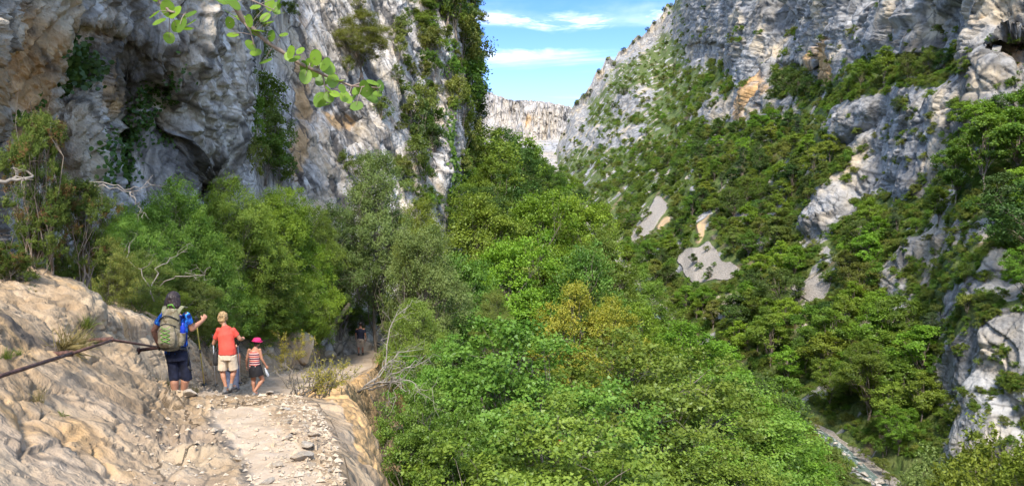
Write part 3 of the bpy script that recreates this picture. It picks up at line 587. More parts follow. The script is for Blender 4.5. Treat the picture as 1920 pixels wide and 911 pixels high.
def plant(name, seed, H=10., R=3.8, z0=.25, lobes=9, clumps=80, per=70, L=.28, cr=.75, flat=.55, lobe_r=.42, trunk_r=.16, stems=1, shape=4, aspect=.62, up=.55, top=1.0, twigs=.5, bare=0, droop=0, altn=0.0, mats=None, spiky=0.):
    """crown mesh + trunk mesh of one plant, metres, base at the origin"""
    rng = np.random.default_rng(seed)
    zc, rz = H * (1 + z0) / 2, H * (1 - z0) / 2
    LC = []
    for i in range(lobes):
        for _ in range(40):
            d = unit(rng.normal(size=3)); d[2] = d[2] * .9 + .15
            p = d * rng.uniform(.35, .72) * np.array([R, R, rz])
            p[:2] *= lerp(1, .62, np.clip(p[2] / rz, 0, 1)) * top + (1 - top)
            if all(np.linalg.norm((p - q) / np.array([1, 1, .8])) > R * .42 for q in LC): break
        LC.append(p)
    LC = np.array(LC); LC = np.concatenate([LC, [[0, 0, rz * .62]]])
    lr = R * lobe_r * rng.uniform(.7, 1.2, len(LC))
    li = rng.integers(0, len(LC), clumps); d = unit(rng.normal(size=(clumps, 3)) + np.array([0, 0, .45]) + unit(LC)[li] * .5)
    CC = LC[li] + d * (lr[li] * rng.uniform(.55, 1.05, clumps) ** .7)[:, None] * np.array([1, 1, .85])
    CC[:, 2] += zc; CC[:, 2] = np.maximum(CC[:, 2], H * max(z0, .06) * .55)
    CC += rng.normal(size=CC.shape) * R * .05
    n = clumps * per; ci = np.repeat(np.arange(clumps), per)
    csz = cr * rng.uniform(.6, 1.25, clumps)
    g = rng.normal(size=(n, 3)) * .5; g[:, 2] *= flat
    rr_ = np.linalg.norm(g[:, :2], axis=1)
    C = CC[ci] + g * csz[ci][:, None]; C[:, 2] -= droop * rr_ ** 2 * csz[ci]
    if spiky:   # fingers of growth standing out of the clump
        t = rng.integers(0, 7, n); dirs = unit(rng.normal(size=(clumps, 7, 3)) + np.array([0, 0, spiky])); s = rng.uniform(0, 1.1, n)
        C = CC[ci] + dirs[ci, t] * (csz[ci] * s)[:, None] + rng.normal(size=(n, 3)) * .10 * csz[ci][:, None]
    outw = unit(C - np.array([0, 0, zc * .8]))
    N = rng.normal(size=(n, 3)) * .55 + outw * .5 + np.array([0, 0, up])
    ctint = rng.normal(.5, .24, clumps); tint = np.clip(ctint[ci] + rng.normal(0, .16, n), 0, 1)
    alt = (rng.uniform(0, 1, clumps)[ci] < altn) * rng.uniform(.5, 1.1, n) if altn else None
    crown = leaf_mesh(name + '_crown', C, N, L * rng.uniform(.7, 1.25, n), rng, tint=tint, alt=alt, shape=shape, aspect=aspect)
    mb = MB(); order = np.argsort(LC[:, 2])
    for s_ in range(stems):
        off = rng.normal(size=2) * R * .12 * (stems > 1); lean = rng.normal(size=2) * R * .10 + (unit(rng.normal(size=2)) * R * .35 if stems > 1 else 0)
        tp = np.array([lean[0], lean[1], H * (.62 + .15 * rng.random())]); tr = bent((off[0], off[1], -.35), tp, rng, 7, .06)
        mb.tube(tr, list(np.linspace(trunk_r, trunk_r * .25, 7)), 7)
        for i in order[s_::stems]:
            q = LC[i] + np.array([0, 0, zc]); a = np.clip(.25 + .5 * (q[2] / H - .3), .2, .85); b0 = tr[int(a * 6)]
            br = bent(b0, q, rng, 5, .12); mb.tube(br, list(np.linspace(trunk_r * .42, trunk_r * .12, 5)), 5)
            for c in np.where(li == i)[0]:
                if rng.random() < twigs: mb.tube(bent(br[rng.integers(2, 5)], CC[c], rng, 4, .15), [trunk_r * .14, trunk_r * .11, trunk_r * .07, trunk_r * .03], 4, cap=False)
    for _ in range(bare):
        d = unit(rng.normal(size=3) + np.array([0, 0, .4])); p = np.array([0, 0, zc]) + d * np.array([R, R, rz]) * rng.uniform(.7, 1.1)
        b0 = np.array([0, 0, H * .25]) + d * np.array([R, R, 0]) * .2; br = bent(b0, p, rng, 6, .2); mb.tube(br, list(np.linspace(trunk_r * .35, trunk_r * .08, 6)), 4)
        for _ in range(4): mb.tube(bent(br[rng.integers(2, 5)], p + rng.normal(size=3) * R * .3, rng, 4, .2), [trunk_r * .12, trunk_r * .1, trunk_r * .07, trunk_r * .04], 4, cap=False)
    return dict(name=name, crown=crown, trunk=mb.mesh(name + '_trunk'), H=H, R=R)
M_BARK = simple_mat('bark', (.17, .135, .10), .9, .35, 6, .1, .02); M_BARKG = simple_mat('grey_bark', (.155, .13, .10), .9, .3, 6, .1, .02); M_DEADW = simple_mat('dead_wood', (.21, .18, .145), .9, .2, 8, .1)
LM_BRIGHT = leaf_mat('leaf_bright', (0.092, 0.172, 0.011), (0.213, 0.328, 0.030), trans=.45, objvar=.16)
LM_MID = leaf_mat('leaf_mid', (0.071, 0.129, 0.013), (0.161, 0.241, 0.028), trans=.48, objvar=.18)
LM_YEL = leaf_mat('leaf_yellowish', (0.103, 0.144, 0.016), (0.218, 0.270, 0.032), trans=.42, objvar=.14)
LM_DARK = leaf_mat('leaf_dark', (0.039, 0.071, 0.014), (0.086, 0.136, 0.025), trans=.45, objvar=.2)
LM_OLIVE = leaf_mat('leaf_olive', (0.086, 0.115, 0.018), (0.184, 0.213, 0.039), trans=.45, objvar=.2)
LM_GREY = leaf_mat('leaf_greygreen', (.100, .145, .030), (.205, .265, .075), trans=.42, objvar=.12)
LM_MAPLE = leaf_mat('leaf_maple', (0.076, 0.144, 0.014), (0.184, 0.276, 0.039), (.55, .045, .02), trans=.40, gloss=.025, objvar=.22)
LM_RUST = leaf_mat('leaf_rust', (.15, .185, .018), (.33, .30, .034), (.36, .18, .03), trans=.4, objvar=.1)
LM_FINE = leaf_mat('leaf_fine', (0.086, 0.149, 0.014), (0.201, 0.282, 0.039), trans=.45, objvar=.2)
LM_JUN = leaf_mat('needle_juniper', (.048, .082, .014), (.125, .160, .028), (.17, .09, .035), trans=.25, gloss=.01, objvar=.1)
LM_PINE = leaf_mat('needle_pine', (.030, .055, .020), (.075, .105, .035), trans=.2, objvar=.15)
TREE_COUNT = {}
def put(kind, x, y, z, h, wd=None, rz=None, mat=None, bark=None, name='broadleaf_tree', cat='tree', label=None, group=None, tilt=None):
    """one plant as a thing with its own crown and trunk; h height, wd crown width (metres)"""
    o = empty(name, (x, y, z), random.uniform(0, 6.28) if rz is None else rz, label, cat, group)
    sz = h / kind['H']; sx = (wd / 2 / kind['R']) if wd else sz
    o.scale = (sx, sx, sz)
    if tilt: o.rotation_euler = (tilt[0], tilt[1], o.rotation_euler.z)
    for part, me, m in (('crown', kind['crown'], mat or LM_MID), ('trunk', kind['trunk'], bark or M_BARK)):
        if len(me.materials) == 0: me.materials.append(m)
        p = link(part, me, None, o); p.material_slots[0].link = 'OBJECT'; p.material_slots[0].material = m
    return o
K_FAR = [plant('far%d' % i, 100 + i, 10, 3.9, .16, 11, 90, 66, .34, .78, .5, .36) for i in range(5)]
K_SLIM = [plant('slim%d' % i, 120 + i, 10, 2.5, .12, 9, 85, 60, .30, .75, .6, .5, top=.9) for i in range(2)]
K_OAK = [plant('oak%d' % i, 130 + i, 8, 3.8, .08, 12, 110, 60, .26, .7, .7, .42) for i in range(3)]
K_PINE = [plant('pine%d' % i, 140 + i, 10, 2.2, .10, 12, 90, 60, .34, .62, .35, .36, aspect=.25, top=1.5, up=.3) for i in range(2)]
K_MIDT = [plant('midtree%d' % i, 150 + i, 10, 4.0, .14, 13, 240, 90, .17, .56, .5, .36, shape=4, twigs=.4) for i in range(4)]
K_SHRUB = [plant('shrub%d' % i, 160 + i, 2.2, 1.5, .04, 7, 45, 45, .17, .34, .75, .5, trunk_r=.05, stems=2) for i in range(4)]
K_MAPLE = [plant('maple%d' % i, 170 + i, 6.5, 3.4, .10, 14, 390, 125, .092, .36, .45, .36, trunk_r=.09, stems=3, shape=7, twigs=.6, bare=0) for i in range(2)]
K_MAPM = [plant('maplemid%d' % i, 180 + i, 11, 4.6, .16, 14, 380, 105, .15, .66, .42, .36, trunk_r=.15, shape=4, aspect=.8, twigs=.6) for i in range(3)]
K_OLIVE = [plant('olive%d' % i, 190 + i, 8, 2.9, .12, 13, 360, 125, .105, .42, .7, .42, trunk_r=.09, stems=2, aspect=.5, twigs=.7, bare=4) for i in range(3)]
K_FINE = [plant('fine%d' % i, 200 + i, 3.6, 2.2, -.12, 15, 480, 95, .072, .27, .6, .46, trunk_r=.035, stems=4, aspect=.55, twigs=.5, bare=9, droop=.2, top=.6) for i in range(3)]
K_JUN = plant('juniper', 210, 3.0, .80, .08, 13, 280, 170, .050, .17, .9, .42, trunk_r=.040, stems=3, aspect=.24, twigs=.6, bare=5, top=1.2, altn=.16, spiky=1.2, up=.2)
K_LAUREL = plant('laurel', 220, 5, 2.6, .06, 11, 260, 60, .15, .42, .6, .44, trunk_r=.06, stems=3, aspect=.42, shape=6, spiky=.8)

def ground_near(x, Y):
    k0 = ledge_section(Y)[0]
    return ledge_z(x, Y) if (Y < 55 and x < k0[0, 0]) else float(hleft(x, Y))
def by_px(kind, px, Y, py_top, wpx, hide=0, **kw):
    x = (px - CX) / F * Y; z = ground_near(x, Y) - .1; top_ = (HZ - py_top) / F * Y
    k = random.choice(kind) if isinstance(kind, list) else kind; h = max(top_ - z, .4); w_ = wpx / F * Y; mx = 1.45 * k['H'] * (w_ / 2 / k['R'])
    if h > mx: z, h = z + h - mx, mx
    return put(k, x, Y, z, h, w_, **kw)
# -------- the big maples on the drop right of the path
MG = 'leafy maples growing up from below the path'
for (px, Y, pt, w_, k, lab) in [
 (960, 18, 612, 560, 0, 'big round maple bush below the ledge with one cluster of red leaves'),
 (1180, 23, 640, 520, 1, 'broad maple behind the red-leaved maple bush, sloping down to the right'),
 (795, 14.5, 735, 250, 1, 'low maple pressed against the foot of the tan rock ledge'),
 (1040, 13.2, 770, 620, 1, 'spreading maple filling the middle of the bottom edge'),
 (1335, 31, 705, 430, 0, 'maple standing lowest on the slope, above the river bend at the bottom'),
 (1270, 21, 800, 420, 0, 'pale green maple at the bottom edge, left of the stony river bank'),
 (845, 20, 640, 230, 1, 'narrow maple next to the tangle of dead branches')]:
    o = by_px(K_MAPLE[k], px, Y, pt, w_, mat=LM_MAPLE, bark=M_BARKG, name='maple_bush', cat='maple', label=lab, group=MG)
    if px == 960:
        rng = np.random.default_rng(5); c = np.array([W(1050, 826, 14.6), W(1040, 838, 14.6), W(1056, 842, 14.6)])
        C = c[rng.integers(0, 3, 26)] + rng.normal(size=(26, 3)) * .045; inv = Matrix.LocRotScale(o.location, o.rotation_euler, o.scale).inverted()
        C = np.array([tuple(inv @ Vector(p)) for p in C]); m = simple_mat('red_leaf', (.62, .06, .025), .6, .2)
        tag(link('red_leaves', leaf_mesh('red_leaves', C, rng.normal(size=(26, 3)) + np.array([0, -1, .6]), .075, rng, shape=7), m, o), 'cluster of scarlet leaves')
TG = 'taller trees standing beyond the bend of the path'
for (kind, px, Y, pt, w_, m, lab) in [
 (K_MAPM[0], 905, 47, 368, 250, LM_YEL, 'yellow-green maple, left one of the sunlit crowns below the cliff corner'),
 (K_MAPM[1], 1010, 54, 362, 230, LM_BRIGHT, 'fresh green maple, middle one of the sunlit crowns below the cliff corner'),
 (K_MAPM[2], 1085, 58, 362, 200, LM_BRIGHT, 'fresh green maple at the right shoulder of the sunlit crowns, beside the scree'),
 (K_MAPM[0], 1125, 52, 430, 150, LM_MAPLE, 'green maple stepping down towards the scree below the sunlit crowns'),
 (K_MAPM[1], 960, 42, 450, 260, LM_BRIGHT, 'dense green maple in front of the sunlit crowns, above the big maple bush'),
 (K_MAPM[2], 860, 38, 470, 190, LM_MAPLE, 'leafy maple between the grey-green tree and the bright crowns'),
 (K_MAPM[1], 1095, 40, 470, 220, LM_MAPLE, 'full green maple behind the rust-tinted shrub'),
 (K_MIDT[2], 1075, 31, 520, 190, LM_RUST, 'rust and yellow tinted small tree among the green maples'),
 (K_MIDT[0], 1150, 36, 555, 150, LM_RUST, 'smaller rust tinted tree right of the other one'),
 (K_OLIVE[0], 925, 27, 545, 90, LM_OLIVE, 'thin olive green sapling rising in front of the dense maple'),
 (K_MIDT[1], 1200, 60, 500, 110, LM_MID, 'dark green tree at the lower right edge of the maple group'),
 (K_MIDT[3], 1200, 45, 560, 160, LM_BRIGHT, 'round tree below the maple group, left of the upper river bend'),
 (K_OLIVE[1], 695, 40, 285, 190, LM_GREY, 'slender grey-green tree with thin dark stems against the pale slab'),
 (K_OLIVE[2], 792, 33, 420, 180, LM_GREY, 'silvery grey-green tree leaning over the bend of the path'),
 (K_OLIVE[0], 635, 38, 385, 160, LM_GREY, 'grey-green tree above the dark opening of the path'),
 (K_OLIVE[1], 800, 36, 372, 130, LM_YEL, 'yellowish slim tree at the foot of the white pillar'),
 (K_OLIVE[2], 775, 35, 500, 150, LM_GREY, 'low olive green tree over the hiker in the shade'),
 (K_OLIVE[0], 605, 39, 455, 130, LM_OLIVE, 'dark olive tree overhanging the tan boulder'),
 (K_OLIVE[1], 780, 24, 560, 130, LM_MAPLE, 'small green tree behind the tangle of dead branches')]:
    by_px(kind, px, Y, pt, w_, mat=m, bark=M_BARKG if kind in K_OLIVE else M_BARK, name='small_tree' if kind in K_OLIVE else 'broadleaf_tree', cat='tree', label=lab, group=TG)
BG = 'feathery bushes between the path and the cliff'
for (px, Y, pt, w_, m, lab) in [
 (245, 17.5, 410, 150, LM_FINE, 'feathery bush directly right of the juniper'), (330, 20.5, 352, 190, LM_FINE, 'feathery bush under the grey flutes of the overhang'),
 (430, 25.5, 348, 190, LM_FINE, 'tallest bright feathery bush below the dark cave at the cliff foot'), (520, 30, 365, 180, LM_BRIGHT, 'bright bush left of the grey-green trees, under the pale slab'),
 (262, 15.5, 480, 130, LM_OLIVE, 'olive bush above the rock edge with bare pale twigs'), (375, 20.5, 440, 190, LM_FINE, 'feathery bush above the head of the woman with the backpack'),
 (470, 27, 440, 200, LM_FINE, 'wide feathery bush above the hikers in orange and stripes'), (545, 31.5, 430, 160, LM_BRIGHT, 'bright bush hanging over the hiker with the pink hat'),
 (600, 37, 430, 140, LM_FINE, 'feathery bush in front of the dark olive tree'), (425, 25, 520, 150, LM_FINE, 'shaded bush right behind the hiker in orange'), (505, 28.6, 525, 140, LM_MID, 'shaded bush at the back of the striped top hiker'),
 (350, 19, 520, 130, LM_OLIVE, 'small dull bush between the two front hikers'), (572, 33, 525, 120, LM_OLIVE, 'dull bush behind the top of the tan boulder'), (205, 14, 455, 110, LM_OLIVE, 'thin bush behind the dry twigs beside the juniper'),
 (300, 17.5, 545, 120, LM_MID, 'low bush at the edge of the bank, left of the dark haired woman'), (400, 23, 575, 110, LM_OLIVE, 'low bush at bank height between the woman with backpack and the hiker in orange'), (470, 27.5, 590, 130, LM_MID, 'low shaded bush between the hiker in orange and the pink hat'), (535, 31, 590, 90, LM_MID, 'low shaded bush left of the tan boulder'), (280, 19, 430, 150, LM_FINE, 'feathery bush behind the dry twigs right of the juniper'), (640, 41, 560, 120, LM_OLIVE, 'dark low bush closing the opening of the path'), (700, 44, 540, 130, LM_MID, 'dark bush behind the hiker in the shade')]:
    by_px(K_FINE, px, Y, pt, w_, mat=m, bark=M_BARKG, name='bush', cat='bush', label=lab, group=BG)
_o = ['first', 'second', 'third', 'fourth', 'fifth', 'sixth', 'seventh', 'eighth', 'ninth', 'tenth', 'eleventh', 'twelfth']
for row, (Y0_, Y1_, pt0, nm_) in enumerate([(19, 33, 392, 'upper'), (18, 31.5, 470, 'middle'), (17.5, 30.5, 545, 'lower')]):
    for k in range(8):
        px = 235 + 48 * k + random.uniform(-8, 8); Y = lerp(Y0_, Y1_, (px - 235) / 340)
        by_px(K_FINE, px, Y, pt0 + random.uniform(-14, 14), random.uniform(120, 165), mat=random.choice([LM_FINE, LM_FINE, LM_BRIGHT, LM_BRIGHT, LM_MID]), bark=M_BARKG, name='bush', cat='bush', label='feathery bush, %s from left in the %s row behind the hikers' % (_o[k], nm_), group=BG)
x_, Y_ = (75 - CX) / F * 9.2, 9.2
put(K_JUN, x_, Y_, W(75, 590, 9.2)[2], 2.65, 1.0, rz=.6, mat=LM_JUN, bark=M_BARK, name='juniper', cat='juniper', label='dark bushy juniper with brownish tips leaning on the rock, taller one', group='junipers at the left edge')
p = W(150, 600, 9.7); put(K_JUN, p[0], p[1], p[2], 1.95, .95, rz=2.4, mat=LM_JUN, name='juniper', cat='juniper', label='shorter juniper at the right of the tall one, above the handrail', group='junipers at the left edge')
p = W(5, 640, 8.4); put(K_JUN, p[0], p[1], p[2], 1.2, .8, rz=4.4, mat=LM_JUN, name='juniper', cat='juniper', label='juniper cut by the left edge, lowest of the three', group='junipers at the left edge')
by_px(K_LAUREL, 1850, 36, 832, 260, mat=LM_YEL, name='laurel_bush', cat='bush', label='glossy yellow-green bush in the bottom right corner', group='bushes in the bottom right corner')
by_px(K_LAUREL, 1960, 33, 815, 200, mat=LM_YEL, name='laurel_bush', cat='bush', label='yellow-green bush cut by the right edge at the bottom', group='bushes in the bottom right corner')
by_px(K_LAUREL, 1745, 40, 862, 150, mat=LM_GREY, name='laurel_bush', cat='bush', label='greyish low bush right of the stony river bank at the bottom', group='bushes in the bottom right corner')

# -------- trees over the valley sides
PLACES = [(1080, 290, 'at the far end of the gorge'), (1170, 215, 'among the far grey crags'), (1265, 110, 'along the gap in the skyline'), (1330, 215, 'left of the orange streaked cliff'), (1215, 300, 'on the upper scrub slope'),
 (1490, 165, 'by the orange overhang'), (1690, 140, 'on the long green ledge'), (1420, 285, 'in the gully between the cliffs'), (1545, 280, 'beside the narrow rock rib'), (1330, 310, 'on the middle of the scrub slope'),
 (1150, 340, 'above the small upper scree'), (1215, 390, 'around the large pale scree'), (1320, 400, 'around the ochre soil'), (1420, 400, 'in the wood under the gully'), (1320, 500, 'around the middle scree'), (1560, 440, 'in the wood under the grey buttress'),
 (1860, 320, 'at the right cliff foot'), (1700, 420, 'under the grey buttress'), (1525, 535, 'around the right scree'), (1440, 590, 'on the near side of the right scree'), (1750, 530, 'around the slanting slabs'), (1880, 560, 'above the lower right bluff'),
 (1300, 590, 'near the upper river bend'), (1660, 640, 'in the hollow left of the bluff'), (1840, 700, 'around the lower right bluff'), (1560, 650, 'in the middle of the valley wood'), (1680, 790, 'right of the stony river bank'), (1400, 680, 'above the river bend wood'),
 (1500, 740, 'left of the stony river bank'), (1330, 640, 'below the upper river bend'), (1420, 800, 'on the slope above the bottom edge'), (1850, 840, 'below the bluff at the bottom right'), (1230, 560, 'beside the rust tinted trees'), (960, 290, 'left of the valley end'), (900, 300, 'against the left cliff corner'), (1000, 330, 'in the dip at the valley end')]
ORD = ['first', 'second', 'third', 'fourth', 'fifth', 'sixth', 'seventh', 'eighth', 'ninth', 'tenth', 'eleventh', 'twelfth', 'thirteenth', 'fourteenth', 'fifteenth', 'sixteenth', 'seventeenth', 'eighteenth', 'nineteenth', 'twentieth']
def ordinal(i): return ORD[i] if i < 20 else '%dth' % (i + 1)
REG = []                                                # (px, py, object, look, noun)
CLEAR = poly_mask([[(1500, 790), (1560, 805), (1680, 911), (1680, 1000), (1600, 1000), (1570, 890), (1500, 815)], [(1215, 640), (1240, 598), (1258, 612), (1246, 640)], *SCREE, (SOIL[0]), [(1560, 212), (1640, 190), (1780, 172), (1790, 260), (1720, 372), (1640, 345), (1600, 320)], [(1490, 430), (1512, 385), (1560, 330), (1640, 352), (1560, 430), (1502, 468)], [(1660, 510), (1770, 445), (1830, 420), (1890, 455), (1850, 540), (1790, 580), (1780, 520), (1690, 545)], [(1790, 650), (1920, 600), (1920, 700), (1780, 760)], [(1785, 800), (1900, 750), (1920, 830), (1790, 860)]])
def clear_of(px, py, hp, wp):
    ys = np.linspace(py - hp, py - hp * .1, 7); xs = np.linspace(px - wp * .5, px + wp * .5, 7)
    gx, gy = np.meshgrid(xs, ys); return samp(CLEAR, gx.ravel(), gy.ravel()).mean() < .05
LOOKS = [('bright green', LM_BRIGHT), ('mid green', LM_MID), ('mid green', LM_MID), ('dark green', LM_DARK), ('yellowish green', LM_YEL), ('olive green', LM_OLIVE), ('bright green', LM_BRIGHT)]
rnd = random.Random(21); pts = []
def far_tree(px, py, P0, h, kset=None, look=None, wd=None):
    r = rnd.random()
    if kset is None:
        kset, noun, nm = (K_FAR, 'broadleaf tree', 'broadleaf_tree') if r < .68 else (K_SLIM, 'slim tree', 'slim_tree') if r < .78 else (K_OAK, 'oak', 'evergreen_oak') if r < .93 else (K_PINE, 'pine', 'pine_tree')
        if P0[1] < 95 and nm == 'broadleaf_tree': kset = K_MIDT
    else: kset, noun, nm = kset
    lk, m = look or ((('dark green', LM_PINE) if nm == 'pine_tree' else ('dark green', LM_DARK) if nm == 'evergreen_oak' and rnd.random() < .6 else rnd.choice(LOOKS)))
    k = rnd.choice(kset); w0 = k['R'] * 2 * h / k['H'] * rnd.uniform(.9, 1.2) if wd is None else wd
    o = put(k, float(P0[0]), float(P0[1]), float(P0[2]) - .25, h, w0, mat=m, name=nm, cat=noun.split()[-1])
    REG.append((px, py - h * .55 * F / P0[1], o, lk, noun)); return o
def dense_ok(px, py, rad):
    for (x, y, r) in pts:
        if (x - px) ** 2 + ((y - py) * 1.35) ** 2 < (.5 * (r + rad)) ** 2: return False
    return True
def scatter_right(n, box, hr, space, maxrock=.3):
    c = 0
    for _ in range(n * 30):
        if c >= n: break
        px, py = rnd.uniform(box[0], box[2]), rnd.uniform(box[1], box[3])
        if py < np.interp(px, *RIDGE) + 6: continue
        P0, B0 = right_at(px, py)
        if samp(mR, np.array([px]), np.array([py]))[0] > maxrock or samp(mS, np.array([px]), np.array([py]))[0] > .2: continue
        if P0[0] < xriver(P0[1]) + 5: continue
        h = rnd.uniform(*hr); w_ = .75 * h * F / P0[1]
        if not dense_ok(px, py, w_ * space) or not clear_of(px, py, h * F / P0[1], w_): continue
        pts.append((px, py, w_ * space)); far_tree(px, py, P0, h); c += 1
# trees that stand out in the photograph
for (px, py, h, ks, lk) in [(1300, 498, 4.2, (K_FAR, 'broadleaf tree', 'broadleaf_tree'), ('dark green', LM_DARK)), (1332, 524, 4.4, (K_PINE, 'pine', 'pine_tree'), ('dark green', LM_PINE)), (1195, 445, 3.4, (K_PINE, 'pine', 'pine_tree'), ('dark green', LM_PINE)), (1500, 552, 5, (K_SLIM, 'slim tree', 'slim_tree'), ('dark green', LM_DARK)), (1290, 556, 5, (K_PINE, 'pine', 'pine_tree'), ('dark green', LM_PINE)),
 (1185, 425, 7.5, (K_OAK, 'oak', 'evergreen_oak'), ('mid green', LM_MID)), (1470, 180, 11, (K_OAK, 'oak', 'evergreen_oak'), ('dark green', LM_DARK)), (1500, 190, 12, (K_OAK, 'oak', 'evergreen_oak'), ('dark green', LM_DARK)), (1520, 192, 9, (K_OAK, 'oak', 'evergreen_oak'), ('dark green', LM_DARK)),
 (1620, 175, 9, (K_FAR, 'broadleaf tree', 'broadleaf_tree'), ('mid green', LM_MID)), (1655, 160, 9.5, (K_FAR, 'broadleaf tree', 'broadleaf_tree'), ('mid green', LM_MID)), (1700, 152, 7, (K_OAK, 'oak', 'evergreen_oak'), ('olive green', LM_OLIVE)), (1740, 140, 6, (K_OAK, 'oak', 'evergreen_oak'), ('olive green', LM_OLIVE)), (1770, 130, 5, (K_OAK, 'oak', 'evergreen_oak'), ('dark green', LM_DARK)), (1600, 190, 6, (K_OAK, 'oak', 'evergreen_oak'), ('mid green', LM_MID)),
 (1685, 215, 4.5, (K_OAK, 'oak', 'evergreen_oak'), ('dark green', LM_DARK)), (1168, 182, 13, (K_OAK, 'oak', 'evergreen_oak'), ('dark green', LM_DARK)), (1150, 205, 9, (K_OAK, 'oak', 'evergreen_oak'), ('dark green', LM_DARK)),
 (1620, 790, 13, (K_MIDT, 'broadleaf tree', 'broadleaf_tree'), ('blue green', LM_MID)), (1690, 860, 7, (K_MIDT, 'broadleaf tree', 'broadleaf_tree'), ('bright green', LM_BRIGHT)), (1560, 770, 9, (K_MIDT, 'broadleaf tree', 'broadleaf_tree'), ('mid green', LM_MID)), (1800, 390, 11, (K_FAR, 'broadleaf tree', 'broadleaf_tree'), ('mid green', LM_MID)), (1850, 370, 12, (K_FAR, 'broadleaf tree', 'broadleaf_tree'), ('mid green', LM_MID)), (1905, 345, 12, (K_FAR, 'broadleaf tree', 'broadleaf_tree'), ('mid green', LM_MID)), (1880, 430, 9, (K_FAR, 'broadleaf tree', 'broadleaf_tree'), ('dark green', LM_DARK))]:
    P0, _ = right_at(px, py); w_ = .75 * h * F / P0[1]; pts.append((px, py, w_ * .6)); far_tree(px, py, P0, h, ks, lk)
for px in [1058, 1068, 1080, 1095, 1106, 1122, 1138, 1152, 1170, 1188, 1198, 1214, 1228, 1246, 1258, 1270]:
    py = float(top[int((px - _pxs[0]) / 2.6)]) + rnd.uniform(3, 12); P0, _ = right_at(px, py); far_tree(px, py, P0, rnd.uniform(5, 10), (K_OAK, 'oak', 'evergreen_oak'), rnd.choice([('dark green', LM_DARK), ('olive green', LM_OLIVE)]))
scatter_right(115, (1150, 470, 1960, 905), (7, 11.5), .62)
scatter_right(75, (1290, 250, 1940, 470), (6.5, 10.5), .60)
scatter_right(60, (1100, 230, 1420, 470), (4.5, 8), .62)
scatter_right(26, (1225, 10, 1300, 150), (4.5, 8), .6, .75)
scatter_right(35, (1040, 120, 1330, 330), (5, 9), .75, .55)
# left bank of the river
c = 0
for _ in range(9000):
    if c >= 120: break
    Y = 34 * math.exp(rnd.random() * math.log(330 / 34)); x = rnd.uniform(3, xriver(Y) - 7); z = float(hleft(x, Y)); px = CX + F * x / Y; py = HZ - F * z / Y; h = rnd.uniform(6, 10)
    if px < 1140 + (Y < 60) * 60 or px > 1900: continue
    pt = py - h * F / Y; w_ = .75 * h * F / Y
    lim = np.interp(px, [1140, 1200, 1260, 1400, 1500, 1560, 1700], [430, 520, 560, 640, 720, 800, 900])
    if pt < lim - 12 or pt > 905 or not dense_ok(px, py, w_ * .55) or not clear_of(px, py, h * F / Y, w_): continue
    pts.append((px, py, w_ * .55)); far_tree(px, py, (x, Y, z), h); c += 1
# dark trees at the corner of the left cliff and in the dip at the valley end
for (px, Y, pt, h) in [(905, 92, 236, 13), (940, 110, 232, 15), (925, 75, 290, 11), (965, 120, 250, 14), (990, 140, 272, 13), (950, 85, 310, 10), (985, 100, 320, 11), (1015, 160, 292, 12), (1035, 190, 310, 10), (1010, 120, 335, 9), (905, 62, 340, 9), (1045, 230, 325, 10), (875, 70, 335, 8), (968, 150, 268, 12), (1025, 250, 305, 11), (1060, 300, 322, 10), (1052, 150, 345, 9), (1085, 180, 350, 10), (1040, 110, 350, 9), (1010, 300, 292, 10), (990, 220, 282, 10)]:
    x = (px - CX) / F * Y; z = (HZ - pt) / F * Y - h
    far_tree(px, pt + h * .5 * F / Y, (x, Y, z), h, (K_OAK if rnd.random() < .45 else K_MIDT, 'leafy tree', 'leafy_tree'), rnd.choice([('dark green', LM_DARK), ('mid green', LM_MID), ('dark green', LM_DARK), ('bright green', LM_MID)]))
def label_by_place(reg, noun_all, groupfmt):
    byp = {}
    for r in reg:
        i = min(range(len(PLACES)), key=lambda k: (PLACES[k][0] - r[0]) ** 2 + (PLACES[k][1] - r[1]) ** 2); byp.setdefault(i, []).append(r)
    for i, rs in byp.items():
        rs.sort(key=lambda r: r[0])
        for k, (px, py, o, lk, noun) in enumerate(rs):
            pos = 'only one' if len(rs) == 1 else '%s from left' % ordinal(k)
            o['label'] = '%s %s, %s %s' % (lk, noun, pos, PLACES[i][2]); o['group'] = groupfmt
label_by_place(REG, 'tree', 'trees of the valley sides')

# -------- single shrubs clinging to the rock
REG2 = []
def shrub_at(px, py, h, P0, look, wd=None, tilt=None):
    lk, m = look; k = rnd.choice(K_SHRUB); o = put(k, float(P0[0]), float(P0[1]), float(P0[2]) - .15 * h, h, wd or h * rnd.uniform(1.1, 1.7), mat=m, name='shrub', cat='shrub', tilt=tilt)
    REG2.append((px, py, o, lk, 'shrub')); return o
SL = [('dark green', LM_DARK), ('olive green', LM_OLIVE), ('mid green', LM_MID), ('mid green', LM_MID)]
c = 0
for _ in range(6000):
    if c >= 150: break
    px, py = rnd.uniform(1045, 1920), rnd.uniform(-10, 860)
    if py < np.interp(px, *RIDGE) + 3: continue
    r = samp(mR, np.array([px]), np.array([py]))[0]; P0, _ = right_at(px, py)
    if P0[1] > 900 or (r > .9 and rnd.random() < .86) or r < .25 and rnd.random() < .6: continue
    h = rnd.uniform(1.3, 3.2) * (1.0 if r > .5 else 1.4) * np.clip(P0[1] / 220, .6, 1.7); shrub_at(px, py, h, P0, rnd.choice(SL)); c += 1
label_by_place(REG2, 'shrub', 'shrubs on the rocks of the right valley side')
REG3 = []
